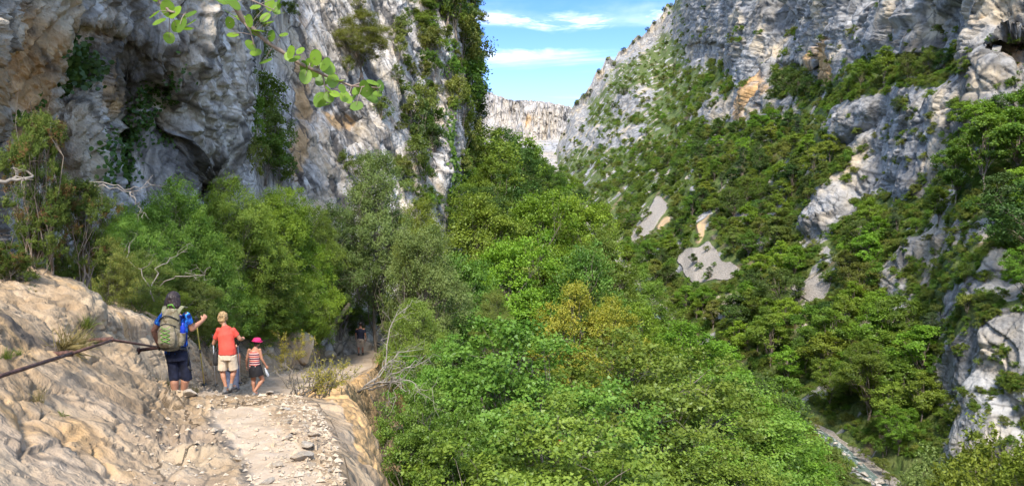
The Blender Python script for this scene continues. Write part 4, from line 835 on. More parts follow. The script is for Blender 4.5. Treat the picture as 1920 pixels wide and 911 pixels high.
PLACES_L = [(680, 60, 'beside the bare limbed shrub'), (790, 250, 'in the green cleft of the slab'), (850, 60, 'at the top of the cliff corner'), (890, 150, 'on the skyline edge of the left cliff'), (880, 270, 'low on the cliff corner'), (760, 60, 'along the cracks of the pale slab'), (480, 160, 'in the recess left of the pale slab'), (480, 300, 'low in the recess above the bushes'), (820, 350, 'at the foot of the white pillar'), (620, 330, 'at the foot of the pale slab')]
for (px, py, hp, lk) in [(652, 130, 26, 3), (790, 205, 60, 1), (775, 240, 70, 0), (805, 250, 60, 2), (760, 215, 40, 1), (815, 280, 50, 0), (740, 100, 40, 1), (748, 60, 36, 3), (800, 95, 46, 1), (806, 130, 34, 2), (835, 20, 60, 0), (850, 40, 70, 2), (868, 60, 70, 0), (860, 95, 80, 1), (850, 130, 70, 2), (872, 120, 80, 0), (884, 150, 70, 0), (868, 170, 80, 2), (850, 190, 60, 1), (888, 185, 50, 0), (862, 215, 60, 2), (880, 235, 60, 0), (866, 260, 60, 1), (872, 300, 50, 2), (860, 330, 60, 2), (884, 330, 50, 0), (790, 330, 50, 2), (770, 300, 50, 1), (715, 215, 36, 1), (700, 180, 30, 3), (640, 320, 36, 3), (672, 330, 40, 1), (590, 130, 22, 3), (470, 60, 50, 1), (490, 110, 40, 3), (450, 150, 30, 2), (500, 200, 70, 2), (465, 240, 80, 2), (510, 270, 70, 1), (490, 310, 70, 2), (455, 310, 60, 1), (520, 330, 50, 2), (815, 0, 60, 0), (838, -20, 60, 2), (870, 10, 50, 0), (880, 95, 50, 0), (893, 120, 40, 0), (730, 150, 26, 3), (765, 130, 26, 1), (660, 20, 30, 3), (535, 30, 30, 3)]:
    P0 = left_at(px, py + hp * .35); h = hp / F * P0[1] * 1.15; lk_, m = [('dark green', LM_DARK), ('olive green', LM_OLIVE), ('mid green', LM_MID), ('dull brownish', LM_OLIVE)][lk]
    k = rnd.choice(K_SHRUB); o = put(k, float(P0[0]) + .2, float(P0[1]) - .5, float(P0[2]) - .1 * h, h, h * rnd.uniform(.75, 1.15), mat=m, name='shrub', cat='shrub'); REG3.append((px, py, o, lk_, 'shrub'))
_pl = PLACES; PLACES = PLACES_L; label_by_place(REG3, 'shrub', 'shrubs clinging to the left cliff'); PLACES = _pl
P0 = left_at(678, 150); h = 125 / F * P0[1]
put(K_OLIVE[1], P0[0] + .3, P0[1] - .6, P0[2], h, h * .95, mat=LM_OLIVE, bark=M_BARK, name='shrub', cat='shrub', label='thin shrub with bare dark limbs high on the pale slab', group='shrubs clinging to the left cliff')

# -------- low scrub that covers the slopes: one mass, scattered over points
def stuff_points(name, P, size, src, label, mat=None):
    me = arrays_mesh(name, P, np.zeros((0, 3), int), False, dict(size=size)) if False else bpy.data.meshes.new(name)
    me.from_pydata([tuple(map(float, p)) for p in P], [], []); a = me.attributes.new('size', 'FLOAT', 'POINT'); a.data.foreach_set('value', np.asarray(size, np.float32))
    o = link(name, me); ng = bpy.data.node_groups.new(name + '_scatter', 'GeometryNodeTree')
    ng.interface.new_socket('Geometry', in_out='INPUT', socket_type='NodeSocketGeometry'); ng.interface.new_socket('Geometry', in_out='OUTPUT', socket_type='NodeSocketGeometry')
    gi = ng.nodes.new('NodeGroupInput'); go = ng.nodes.new('NodeGroupOutput'); jn = ng.nodes.new('GeometryNodeGeometryToInstance')
    for s_ in src:
        oi = ng.nodes.new('GeometryNodeObjectInfo'); oi.inputs['Object'].default_value = s_; oi.transform_space = 'ORIGINAL'; oi.inputs['As Instance'].default_value = True
        ng.links.new(oi.outputs['Geometry'], jn.inputs[0])
    ip = ng.nodes.new('GeometryNodeInstanceOnPoints'); ip.inputs['Pick Instance'].default_value = True
    ng.links.new(gi.outputs[0], ip.inputs['Points']); ng.links.new(jn.outputs[0], ip.inputs['Instance'])
    rv_ = ng.nodes.new('FunctionNodeRandomValue'); rv_.data_type = 'FLOAT_VECTOR'; rv_.inputs[1].default_value = (.25, .25, 6.28); rv_.inputs[0].default_value = (-.25, -.25, 0)
    ng.links.new(rv_.outputs[0], ip.inputs['Rotation'])
    na = ng.nodes.new('GeometryNodeInputNamedAttribute'); na.data_type = 'FLOAT'; na.inputs[0].default_value = 'size'; ng.links.new(na.outputs[0], ip.inputs['Scale'])
    ng.links.new(ip.outputs[0], go.inputs[0]); md = o.modifiers.new('scatter', 'NODES'); md.node_group = ng
    return tag(o, label, 'scrub', kind='stuff')
SRC = [next(c for c in r[2].children if c.name.startswith('crown')) for r in [r_ for r_ in REG2 if r_[3] != 'dark green'][:14]]
n_ = 15000; pxs_ = RNG.uniform(1030, 1960, n_); pys_ = RNG.uniform(60, 911, n_)
ok = pys_ > np.interp(pxs_, *RIDGE) + 3
rkm = samp(mR, pxs_, pys_); scm = samp(mS, pxs_, pys_) + samp(mE, pxs_, pys_)
nz = fbm(np.stack([pxs_ / 40, pys_ / 40, 0 * pxs_], 1), 3)
ok &= (RNG.random(n_) < np.where(rkm > .5, .05 + .45 * (nz > .32) + .30 * (pxs_ < 1290) * (nz > -.1), .95 - .65 * (nz < -.35))) & ((scm < .25) | (RNG.random(n_) < .07))
Pp, Sz = [], []
for px, py in zip(pxs_[ok], pys_[ok]):
    p, b = right_at(px, py)
    if p[1] > 1000 or p[0] < xriver(p[1]) + 4: continue
    Pp.append(p - np.array([0, 0, .3])); Sz.append(np.clip(p[1] / 170, .55, 2.2) * random.uniform(.35, .95))
_oc = fbm(np.array(Pp) * np.array([.10, .10, .07]) + 77, 4); _kp = (_oc < .33) | (RNG.random(len(Pp)) < .22); Pp = [p for p, k_ in zip(Pp, _kp) if k_]; Sz = [p for p, k_ in zip(Sz, _kp) if k_]
stuff_points('scrub', Pp, Sz, SRC, 'low tangled scrub covering the right valley side between the trees')
n_ = 5200; Yl = 20 * np.exp(RNG.random(n_) * math.log(420 / 20)); xl = RNG.uniform(-6, 40, n_)
xl = np.where(RNG.random(n_) < .5, xl, np.clip((RNG.uniform(880, 1700, n_) - CX) / F * Yl, -8, 38)); okk = (xl < xriver(Yl) - 8) & (xl > np.interp(Yl, _xcY, _xc) + .3); Yl, xl = Yl[okk], xl[okk]
zl = hleft(xl, Yl); pxl_, pyl_ = CX + F * xl / Yl, HZ - F * (zl + .8) / Yl
okk = samp(CLEAR, pxl_, pyl_) < .2; Pp = np.stack([xl, Yl, zl - .15], 1)[okk]
stuff_points('undergrowth', Pp, np.clip(Yl[okk] / 60, .5, 1.6) * RNG.uniform(.4, 1.0, okk.sum()), SRC, 'undergrowth covering the wooded slope below the footpath')
n_ = 260; pxs_ = RNG.uniform(740, 905, n_); pys_ = RNG.uniform(-20, 400, n_); nz = fbm(np.stack([pxs_ / 30, pys_ / 60, 0 * pxs_], 1), 3)
ok = (nz + sst(800, 860, pxs_) * .45 - .9 * np.exp(-((pxs_ - 833) / 16) ** 2) * (pys_ > 180) > .12)
Pp = [left_at(a, b) + np.array([.1, -.2, -.2]) for a, b in zip(pxs_[ok], pys_[ok])]
stuff_points('creeping_scrub', Pp, [p[1] / 75 * random.uniform(.3, .8) for p in Pp], SRC[:8], 'creeping greenery on the corner of the left cliff')
# ================================================================== PEOPLE AND WHAT THEY CARRY
M_SKIN = simple_mat('skin', (.33, .155, .09), .55, .10, 14, .3)
def person_root(px, Y, zg, label, group=None, rz=0):
    return empty('person', ((px - CX) / F * Y, Y, zg), rz, label, 'person', group)
def head_shape(mb, c, r, yaw=0):
    """skull, jaw, nose, ears; the face looks along +Y turned by yaw"""
    R_ = Euler((0, 0, yaw)); c = Vector(c)
    def at(v): return c + R_.to_matrix() @ Vector(v)
    mb.ball(at((0, 0, .02)), (r * .78, r * .96, r * 1.02), 3, R_); mb.ball(at((0, r * .25, -r * .55)), (r * .56, r * .62, r * .6), 3, R_)
    mb.tube([at((0, r * .95, r * .05)), at((0, r * 1.14, -r * .28)), at((0, r * .9, -r * .36))], [r * .09, r * .15, r * .1], 8)
    mb.tube([at((-r * .25, r * .80, -r * .62)), at((0, r * .9, -r * .64)), at((r * .25, r * .80, -r * .62))], [r * .05, r * .09, r * .05], 6)
    for s in (-1, 1):
        mb.ball(at((s * r * .8, -.02 * r, -r * .05)), (r * .1, r * .2, r * .28), 2, R_); mb.ball(at((s * r * .32, r * .80, r * .1)), (r * .17, r * .12, r * .11), 2, R_)
def hand(mb, wrist, fwd, palm, side, grip=.6, s=1.0):
    """palm, four unequal curled fingers and a thumb; fwd along the hand, palm towards the held thing"""
    w = Vector(wrist); f = Vector(fwd).normalized(); p = (Vector(palm) - f * Vector(palm).dot(f)).normalized(); l = f.cross(p) * side
    pc = w + f * .045 * s
    mb.tube([w, pc, w + f * .09 * s], [(.026 * s, .020 * s), (.040 * s, .016 * s), (.040 * s, .014 * s)], 10, up=l)
    for i, (o, ln) in enumerate([(-.030, .070), (-.010, .080), (.010, .075), (.029, .060)]):
        k0 = w + f * .088 * s + l * o * s; a = grip * 1.35
        k1 = k0 + (f * math.cos(a * .6) + p * math.sin(a * .6)) * ln * .45 * s; k2 = k1 + (f * math.cos(a * 1.5) + p * math.sin(a * 1.5)) * ln * .32 * s; k3 = k2 + (f * math.cos(a * 2.3) + p * math.sin(a * 2.3)) * ln * .25 * s
        mb.tube([k0 - f * .02 * s, k0, k1, k2, k3], [.0095 * s, .0098 * s, .009 * s, .0085 * s, .007 * s], 8)
    t0 = w + f * .03 * s - l * .034 * s; t1 = t0 + (f * .6 - l * .55 + p * .4).normalized() * .035 * s; t2 = t1 + (f * .7 + p * .75).normalized() * .030 * s
    mb.tube([w + f * .02 * s - l * .015 * s, t0, t1, t2], [.013 * s, .013 * s, .0115 * s, .009 * s], 8)
def arm(mb, sh, el, wr, r=(.052, .044, .040, .027)):
    mb.tube([sh, lerp(Vector(sh), Vector(el), .45), el], [r[0], r[0] * .97, r[1]], 12); mb.ball(sh, r[0] * 1.06, 3); mb.ball(el, r[1] * 1.0, 3)
    mb.tube([el, lerp(Vector(el), Vector(wr), .3), wr], [r[1], r[2] * 1.05, r[3]], 12)
def leg(mb, hip, kn, an, toe, r=(.095, .062, .058, .036)):
    hip, kn, an, toe = map(Vector, (hip, kn, an, toe))
    mb.tube([hip, lerp(hip, kn, .4), kn], [r[0], r[0] * .86, r[1]], 14); mb.ball(kn, r[1], 3); mb.ball(hip, r[0], 3)
    back = Vector((0, -.018, 0)); mb.tube([kn, lerp(kn, an, .33) + back, lerp(kn, an, .7) + back * .3, an], [r[1] * .95, r[2] * 1.04, r[3] * 1.15, r[3]], 14)
    mb.ball(an, r[3] * 1.05, 3); mb.tube([an - Vector((0, .03, .05)), lerp(an, toe, .5) - Vector((0, 0, .03)), toe], [.036, .038, .028], 10)
def torso(mb, hip, chest, neck, w=(.155, .135, .175), dpt=(.105, .095, .11)):
    hip, chest, neck = map(Vector, (hip, chest, neck))
    mb.tube([hip - Vector((0, 0, .09)), hip, lerp(hip, chest, .5), chest, lerp(chest, neck, .6), neck], [(w[0] * .8, dpt[0] * .8), (w[0], dpt[0]), (w[1], dpt[1]), (w[2], dpt[2]), (w[2] * .62, dpt[2] * .7), (.055, .055)], 20, up=(1, 0, 0))
def shoe(mb, an, toe, r=.043, high=.10):
    an, toe = Vector(an), Vector(toe); f = (toe - an); f.z = 0; f = f.normalized() if f.length > .01 else Vector((0, 1, 0))
    b = Vector((an.x, an.y, toe.z)); mb.tube([b - f * .075 - Vector((0, 0, .0)), b + f * .02, b + f * .11, b + f * .17], [(.036, .034), (.044, .040), (.046, .034), (.034, .024)], 12, up=f.cross(Vector((0, 0, 1))))
    mb.tube([b - f * .02, b + Vector((0, 0, high))], [r, r * .95], 12)
def sole(mb, an, toe):
    an, toe = Vector(an), Vector(toe); f = (toe - an); f.z = 0; f = f.normalized() if f.length > .01 else Vector((0, 1, 0)); b = Vector((an.x, an.y, toe.z - .036))
    mb.tube([b - f * .085, b - f * .05, b + f * .1, b + f * .18], [(.030, .012), (.042, .013), (.049, .013), (.032, .012)], 12, up=f.cross(Vector((0, 0, 1))))
def wrinkle(amp, sc=14):
    return lambda co: amp * fbm(co * np.array([sc, sc, sc * .55]), 3)
HG = 'hikers walking down the path'

# ---- the woman with the backpack, at the railing
Y1 = 11.0; S1 = Y1 / F
def L1(px, py, y=0): return ((px - 332) * S1, y, (757 - py) * S1)
r1_ = person_root(332, Y1, (HZ - 757) * S1, 'woman with dark bob, blue patterned shirt, black shorts and backpack, holding the handrail', HG)
mb = MB(); hd = L1(322, 563, .05); nk = L1(325, 584, .02)
torso(mb, L1(331, 655), L1(328, 606, .02), nk, (.165, .15, .185), (.115, .105, .12)); mb.tube([nk, L1(323, 572, .03)], [.056, .052], 12); head_shape(mb, hd, .105, .3)
sl_, el_l, wl = L1(303, 592, .02), L1(284, 620, .02), L1(287, 646, .10); sr_, el_r, wr_ = L1(350, 592, .02), L1(356, 618, .10), L1(367, 606, .30)
arm(mb, sl_, el_l, wl, (.055, .045, .042, .028)); arm(mb, sr_, el_r, wr_, (.055, .045, .042, .028))
hand(mb, wl, (.25, .55, -.75), (.2, .5, .6), 1, .8, .95); hand(mb, wr_, (.25, .35, .55), (-.5, .5, -.2), -1, 1.0, .95)
hl, kl, al_, tl = L1(322, 662), L1(326, 705, .03), L1(329, 746, -.02), L1(328, 754, .14); hr_, kr, ar, tr_ = L1(342, 662), L1(346, 703, .10), L1(339, 746, .08), L1(345, 754, .24)
leg(mb, hl, kl, al_, tl, (.10, .066, .064, .042)); leg(mb, hr_, kr, ar, tr_, (.10, .066, .064, .042))
mb.remesh('body', M_SKIN, r1_, .0075, 4)
m, nt = new_mat('blue_tie_dye'); t = NT(nt); oc_ = t.n('ShaderNodeTexCoord').outputs['Object']
n = t.noise(oc_, 9, 4, .6, 1.2); c = t.mix(t.mr(n, .42, .55), (.008, .012, .075), (.012, .10, .42)); c = t.mix(t.mr(n, .57, .66), c, (.08, .42, .72)); t.finish(c, .8)
mb = MB(); torso(mb, L1(331, 662), L1(328, 606, .02), L1(325, 586, .02), (.19, .175, .205), (.135, .125, .135))
for s, e in ((sl_, el_l), (sr_, el_r)): mb.ball(s, .060, 3); mb.tube([s, lerp(Vector(s), Vector(e), .58)], [.062, .066], 14)
mb.remesh('shirt', m, r1_, .008, 3, wrinkle(.006))
m_sh = simple_mat('navy_cloth', (.010, .012, .026), .85, .4, 8)
mb = MB(); mb.tube([L1(331, 648), L1(332, 664), L1(333, 676)], [(.175, .13), (.185, .14), (.165, .125)], 20, up=(1, 0, 0))
for h_, k_, o in ((hl, kl, .06), (hr_, kr, .09)):
    h_, k_ = Vector(h_), Vector(k_); mb.tube([h_, lerp(h_, k_, .5), k_ - Vector((0, 0, o))], [.100, .090, .084], 16)
mb.remesh('shorts', m_sh, r1_, .009, 3, wrinkle(.008, 12))
m_hair = simple_mat('dark_hair', (.022, .012, .009), .5, .5, 30, .4)
mb = MB(); hv = Vector(hd); mb.ball(hv + .93 * Vector((0, -.015, .03)), (.103, .118, .110), 3); mb.tube([hv + .93 * Vector((0, -.03, .04)), hv + .93 * Vector((0, -.055, -.05)), hv + .93 * Vector((.0, -.06, -.13)), hv + .93 * Vector((.005, -.05, -.18))], [(.105, .098), (.116, .088), (.112, .066), (.08, .035)], 18, up=(1, 0, 0))
for i in range(26): a = -1.45 + 2.9 * i / 25; rr_ = random.uniform(-.02, .03); mb.tube([hv + .93 * Vector((.11 * math.sin(a), -.11 * math.cos(a) - .01, .03)), hv + .93 * Vector((.128 * math.sin(a), -.11 * math.cos(a) - .03, -.09)), hv + .93 * Vector((.132 * math.sin(a) + rr_, -.10 * math.cos(a) - .03, -.185 - .04 * random.random()))], [.016, .018, .006], 6)
mb.remesh('hair', m_hair, r1_, .007, 2, lambda co: .009 * gnoise(co * np.array([75, 75, 9])))
m_boot = simple_mat('boot', (.055, .05, .045), .8); m_sole = simple_mat('sole', (.02, .02, .02), .8); m_sock = simple_mat('sock', (.015, .015, .017), .9)
for a, t_ in ((al_, tl), (ar, tr_)):
    mb = MB(); shoe(mb, a, t_, .052, .07); o = mb.remesh('boot', m_boot, r1_, .008, 2); mb = MB(); sole(mb, a, t_); mb.build('sole', m_sole, o); MB().tube([Vector(a) - Vector((0, 0, .02)), Vector(a) + Vector((0, 0, .055))], [.05, .049], 14).build('sock', m_sock, r1_)
# backpack on her back
Yb = Y1 - .17
bp = empty('backpack', tuple(W(320, 655, Yb)), 0, 'olive camouflage backpack with black zips and green cord on the woman at the railing', 'backpack')
m, nt = new_mat('camouflage'); t = NT(nt); oc_ = t.n('ShaderNodeTexCoord').outputs['Object']; n1 = t.noise(oc_, 7, 3, .6, .8); n2 = t.noise(t.map(oc_, loc=(4, 2, 7)), 11, 3, .6, .8)
c = t.mix(t.mr(n1, .46, .50), (.20, .165, .11), (.135, .115, .07)); c = t.mix(t.mr(n2, .56, .60), c, (.10, .075, .04)); c = t.mix(t.mr(n2, .36, .40, 1, 0), c, (.26, .215, .14)); t.finish(c, .85, t.bump(t.noise(oc_, 60, 2), .3, .004)); M_CAM = m
m_blk = simple_mat('black_webbing', (.018, .018, .018), .7); m_olv = simple_mat('olive_webbing', (.17, .16, .09), .8); m_grn = simple_mat('green_cord', (.11, .27, .03), .6); m_blu = simple_mat('blue_bottle', (.01, .03, .28), .3)
mb = MB(); mb.tube([(0, 0, .0), (0, -.01, .05), (.0, -.02, .25), (0, -.005, .45), (0, .03, .60)], [(.125, .085), (.158, .112), (.165, .12), (.14, .10), (.09, .06)], 20, up=(1, 0, 0)); mb.remesh('bag_body', M_CAM, bp, .01, 5, wrinkle(.006, 9))
mb = MB(); mb.tube([(0, -.10, .05), (0, -.125, .12), (0, -.13, .25), (0, -.11, .37)], [(.115, .035), (.13, .05), (.13, .05), (.10, .03)], 16, up=(1, 0, 0)); fp = mb.remesh('front_pocket', M_CAM, bp, .008, 3, wrinkle(.004, 14))
zp = MB(); zp.tube([(-.125 + .25 * k / 12, -.150 + .05 * (k / 6 - 1) ** 2, .352 + .045 * math.sin(math.pi * k / 12)) for k in range(13)], .008, 6, cap=True); zp.build('zip', m_blk, fp)
zp = MB(); zp.tube([(-.15 + .30 * k / 12, -.118 + .07 * (k / 6 - 1) ** 2, .43 + .085 * math.sin(math.pi * k / 12)) for k in range(13)], .009, 6); zp.build('zip', m_blk, bp)
cd = MB()
for i in range(4):
    z = .12 + .06 * i; cd.tube([(-.07, -.178, z), (.0, -.19, z + .03), (.07, -.178, z + .06)], .004, 5); cd.tube([(.07, -.178, z), (.0, -.19, z + .03), (-.07, -.178, z + .06)], .004, 5)
cd.build('cord', m_grn, fp)
hl_ = MB(); hl_.tube([(-.05, .03, .60), (-.035, .0, .655), (.02, -.005, .665), (.05, .03, .60)], .012, 8); hl_.tube([(-.05, .0, .59), (-.06, -.03, .55), (.02, -.04, .56), (.06, -.01, .60)], .007, 6); hl_.build('grab_loop', m_grn, bp)
for s in (-1, 1):
    st = MB(); st.tube([(s * .09, .0, .50), (s * .115, .02, .575), (s * .13, .09, .625), (s * .14, .20, .60)], [(.034, .012)] * 4, 8, up=(1, 0, 0)); st.build('shoulder_strap', m_olv, bp)
    st = MB(); st.tube([(s * .15, -.02, .02), (s * .20, .06, -.01), (s * .21, .16, .0)], [(.02, .008)] * 3, 8, up=(0, 0, 1)); st.build('hip_strap', m_blk, bp)
bt = MB(); bt.tube([(.185, -.02, .20), (.187, -.02, .22), (.19, -.02, .34), (.19, -.02, .37), (.19, -.02, .40)], [.025, .036, .036, .02, .018], 12); bt.build('drink_bottle', m_blu, bp)
mp = MB(); mp.tube([(.17, -.02, .06), (.178, -.02, .14), (.185, -.02, .25)], [(.03, .05), (.045, .06), (.045, .058)], 12); mp.remesh('side_pocket', M_CAM, bp, .008, 2)
dg_ = MB(); dg_.tube([(.24, .0, .05), (.27, .0, -.08), (.255, .01, -.25)], [(.012, .005)] * 3, 6); dg_.tube([(.255, .01, -.25), (.30, .01, -.32)], [(.018, .008)] * 2, 6); dg_.build('dangling_strap', m_blk, bp)

r1_.scale = (.93, .95, 1)
# trekking poles
def pole(top, tip, label, shaft, grip_m=m_blk, band=None):
    top, tip = Vector(top), Vector(tip); d = (tip - top); L = d.length; d.normalize()
    o = empty('walking_pole', tuple(tip), 0, label, 'walking pole', 'walking poles of the hikers'); a = top - tip
    def at(s): return -d * (L * (1 - s))
    MB().tube([at(.12), at(.45), at(.46), at(.96)], [.0105, .0105, .0085, .0075], 8).build('shaft', shaft, o)
    MB().tube([at(-.01), at(.02), at(.06), at(.12)], [.014, .019, .016, .018], 10).build('grip', grip_m, o)
    if band: MB().tube([at(.45), at(.50)], [.012, .012], 8).build('lock', band, o)
    b = MB().tube([at(.945), at(.955)], [.042, .038], 12).build('basket', grip_m, o); MB().tube([at(.96), at(1.0)], [.006, .004], 8).build('tip', m_sole, o)
    s = MB(); s.tube([at(.0), at(.02) + Vector((.03, 0, 0)), at(.07) + Vector((.035, 0, 0)), at(.10) + Vector((.01, 0, 0))], [(.010, .003)] * 4, 6); s.build('wrist_loop', grip_m, o)
m_yel = simple_mat('yellow_pole', (.42, .33, .05), .4, .3, 3, .4); m_gry = simple_mat('grey_pole', (.30, .31, .33), .35, .15, 8, .5)
pole(W(367, 594, 11.28), W(384, 727, 11.6), 'yellow and black walking pole in right hand of the woman with the backpack', m_yel, band=m_blk)

# ---- the hiker in the orange-red shirt
Y2 = 15.0; S2 = Y2 / F
def L2(px, py, y=0): return ((px - 424) * S2, y, (736 - py) * S2)
r2_ = person_root(424, Y2, (HZ - 736) * S2, 'hiker with short blond hair, orange-red shirt and beige shorts, seen from behind', HG)
mb = MB(); hd = L2(413, 597, .10); nk = L2(418, 610, .05)
torso(mb, L2(427, 660), L2(423, 628, .03), nk, (.17, .15, .185), (.12, .11, .12)); mb.tube([nk, L2(414, 602, .08)], [.056, .053], 12); head_shape(mb, hd, .103, -.15)
sl_, el_l, wl = L2(406.5, 620, .03), L2(393, 645, .10), L2(395, 632, .34); sr_, el_r, wr_ = L2(439, 620, .03), L2(451, 636, .08), L2(448, 640, .33)
arm(mb, sl_, el_l, wl); arm(mb, sr_, el_r, wr_); hand(mb, wl, (0, .5, .6), (.3, .5, -.3), 1, 1.0, .95); hand(mb, wr_, (0, .8, .25), (-.4, .2, -.5), -1, 1.0, .95)
hl, kl, al_, tl = L2(418, 665), L2(415, 698, .04), L2(424, 724, -.02), L2(432, 733, .12); hr_, kr, ar, tr_ = L2(436, 665), L2(438, 697, .08), L2(434, 719, .04), L2(438, 728, .2)
leg(mb, hl, kl, al_, tl); leg(mb, hr_, kr, ar, tr_); mb.remesh('body', M_SKIN, r2_, .008, 4)
m_org = simple_mat('coral_cotton', (.50, .06, .038), .85, .12, 5)
mb = MB(); mb.tube([L2(427, 664), L2(427, 655), L2(424, 640, .02), L2(423, 628, .03), L2(420, 617, .04), L2(418, 611, .05)], [(.205, .155), (.20, .15), (.185, .14), (.20, .14), (.14, .10), (.06, .06)], 20, up=(1, 0, 0))
for s, e in ((sl_, el_l), (sr_, el_r)): mb.ball(s, .066, 3); mb.tube([s, lerp(Vector(s), Vector(e), .62)], [.060, .066], 14)
mb.remesh('shirt', m_org, r2_, .009, 3, wrinkle(.007, 10))
m_bei = simple_mat('beige_cotton', (.46, .37, .26), .85, .12, 6)
mb = MB(); mb.tube([L2(427, 656), L2(427, 665), L2(427, 674)], [(.17, .125), (.185, .14), (.185, .14)], 20, up=(1, 0, 0))
for h_, k_ in ((hl, kl), (hr_, kr)): h_, k_ = Vector(h_), Vector(k_); mb.tube([h_, lerp(h_, k_, .5), lerp(h_, k_, .86)], [.112, .110, .112], 16)
mb.remesh('shorts', m_bei, r2_, .009, 3, wrinkle(.007, 11))
m_bl = simple_mat('blond_hair', (.25, .16, .068), .6, .6, 30, .4); mb = MB(); hv = Vector(hd); mb.ball(hv + .93 * Vector((0, -.015, .04)), (.097, .112, .104), 3); mb.tube([hv + .93 * Vector((0, -.055, .02)), hv + .93 * Vector((0, -.08, -.06)), hv + .93 * Vector((0, -.07, -.115))], [(.105, .07), (.085, .05), (.045, .02)], 14, up=(1, 0, 0))
for i in range(40): a = random.uniform(-2.0, 2.0); zz = random.uniform(-.02, .12); rr_ = .106 * math.sqrt(max(.1, 1 - ((zz - .03) / .13) ** 2)); mb.tube([hv + .93 * Vector((rr_ * math.sin(a), -rr_ * math.cos(a) - .01, zz)), hv + .93 * Vector(((rr_ + .016) * math.sin(a + .1), -(rr_ + .014) * math.cos(a + .1) - .01, zz - .06))], [.020, .006], 6)
mb.remesh('hair', m_bl, r2_, .007, 2, lambda co: .011 * gnoise(co * np.array([70, 70, 16])))
m_gb = simple_mat('grey_boot', (.13, .125, .12), .8)
for a, t_ in ((al_, tl), (ar, tr_)):
    mb = MB(); shoe(mb, a, t_, .05, .10); o = mb.remesh('boot', m_gb, r2_, .008, 2); mb = MB(); sole(mb, a, t_); mb.build('sole', m_sole, o)
r2_.scale = (.86, .92, 1)
pch = empty('waist_pouch', tuple(W(405, 670, Y2 + .02)), 0, 'black pouch hanging at the left hip of the hiker in orange', 'pouch')
mb = MB(); mb.tube([(0, 0, -.16), (0, 0, -.1), (0, 0, .06), (0, 0, .12)], [(.04, .05), (.06, .07), (.055, .065), (.03, .04)], 14, up=(1, 0, 0)); mb.remesh('pouch_body', m_blk, pch, .008, 3); MB().tube([(0, 0, .11), (.02, .02, .28)], .012, 6).build('sling', m_blk, pch)
pole(W(399, 628, 15.33), W(404, 726, 15.5), 'grey walking pole in the left hand of the hiker in orange', m_gry)
pole(W(445, 637, 15.36), W(451, 722, 15.6), 'grey walking pole in the right hand of the hiker in orange', m_gry)

# ---- hiker walking just ahead, almost wholly hidden behind the one in orange
Y5 = 17.6; S5 = Y5 / F
def L5(px, py, y=0): return ((px - 434) * S5, y, (735 - py) * S5)
r5_ = person_root(434, Y5, (HZ - 735) * S5, 'person in blue trousers, almost hidden behind the hiker in orange', HG)
mb = MB(); hd = L5(430, 632, .03); nk = L5(431, 642, .02); torso(mb, L5(434, 685), L5(432, 657), nk, (.14, .125, .155), (.10, .09, .10)); mb.tube([nk, L5(430, 637, .02)], [.05, .048], 12); head_shape(mb, hd, .10)
for s in (-1, 1):
    arm(mb, L5(432 + s * 12, 649), L5(432 + s * 15, 668, .04), L5(432 + s * 13, 685, .12), (.045, .038, .034, .024)); hand(mb, L5(432 + s * 13, 685, .12), (0, .4, -.8), (-s, 0, 0), s, .4, .85)
    leg(mb, L5(434 + s * 6, 688), L5(434 + s * 6.5, 710, .05), L5(434 + s * 6, 728, 0 + .1 * (s > 0)), L5(434 + s * 6.5, 733, .15 + .1 * (s > 0)), (.085, .055, .05, .034))
mb.remesh('body', M_SKIN, r5_, .009, 4)
mb = MB(); torso(mb, L5(434, 688), L5(432, 657), L5(431, 643), (.16, .145, .17), (.12, .11, .12)); [mb.tube([L5(432 + s * 12, 649), L5(432 + s * 14.5, 661, .03)], [.06, .058], 12) for s in (-1, 1)]; mb.remesh('shirt', simple_mat('black_cotton', (.02, .02, .022), .85), r5_, .01, 3)
m_jean = simple_mat('blue_denim', (.085, .10, .15), .85, .2, 10); mb = MB(); mb.tube([L5(434, 680), L5(434, 692)], [(.15, .115), (.165, .125)], 18, up=(1, 0, 0))
for s in (-1, 1): mb.tube([L5(434 + s * 6, 688), L5(434 + s * 6.5, 710, .05), L5(434 + s * 6, 729, 0 + .1 * (s > 0))], [.10, .078, .07], 14)
mb.remesh('trousers', m_jean, r5_, .009, 3, wrinkle(.006)); mb = MB(); mb.ball(Vector(hd) + Vector((0, -.02, .03)), (.098, .105, .10), 3); mb.remesh('hair', m_hair, r5_, .008, 2)
for s in (-1, 1): mb = MB(); shoe(mb, L5(434 + s * 6, 728, .1 * (s > 0)), L5(434 + s * 6.5, 733, .15 + .1 * (s > 0)), .045, .06); mb.remesh('boot', m_boot, r5_, .009, 2)

# ---- hiker with the pink hat
Y3 = 20.5; S3 = Y3 / F
def L3(px, py, y=0): return ((px - 479) * S3, y, (740 - py) * S3)
r3_ = person_root(479, Y3, (HZ - 740) * S3, 'hiker with pink cap, striped sleeveless top and black skirt holding a bottle', HG)
mb = MB(); hd = L3(481, 642, .04); nk = L3(479, 651, .02); torso(mb, L3(478, 690), L3(477, 664), nk, (.155, .125, .16), (.11, .095, .11)); mb.tube([nk, L3(480, 646, .03)], [.048, .046], 12); head_shape(mb, hd, .098, -.6)
sl_, el_l, wl = L3(467.5, 656), L3(463, 673, -.02), L3(461, 687, .06); sr_, el_r, wr_ = L3(487, 656), L3(491, 673, .0), L3(497, 686, .08)
arm(mb, sl_, el_l, wl, (.046, .038, .034, .024)); arm(mb, sr_, el_r, wr_, (.046, .038, .034, .024)); hand(mb, wl, (-.05, .15, -1), (1, .3, 0), -1, .45, .92); hand(mb, wr_, (.25, .1, -.9), (.3, .9, -.3), -1, .9, .92)
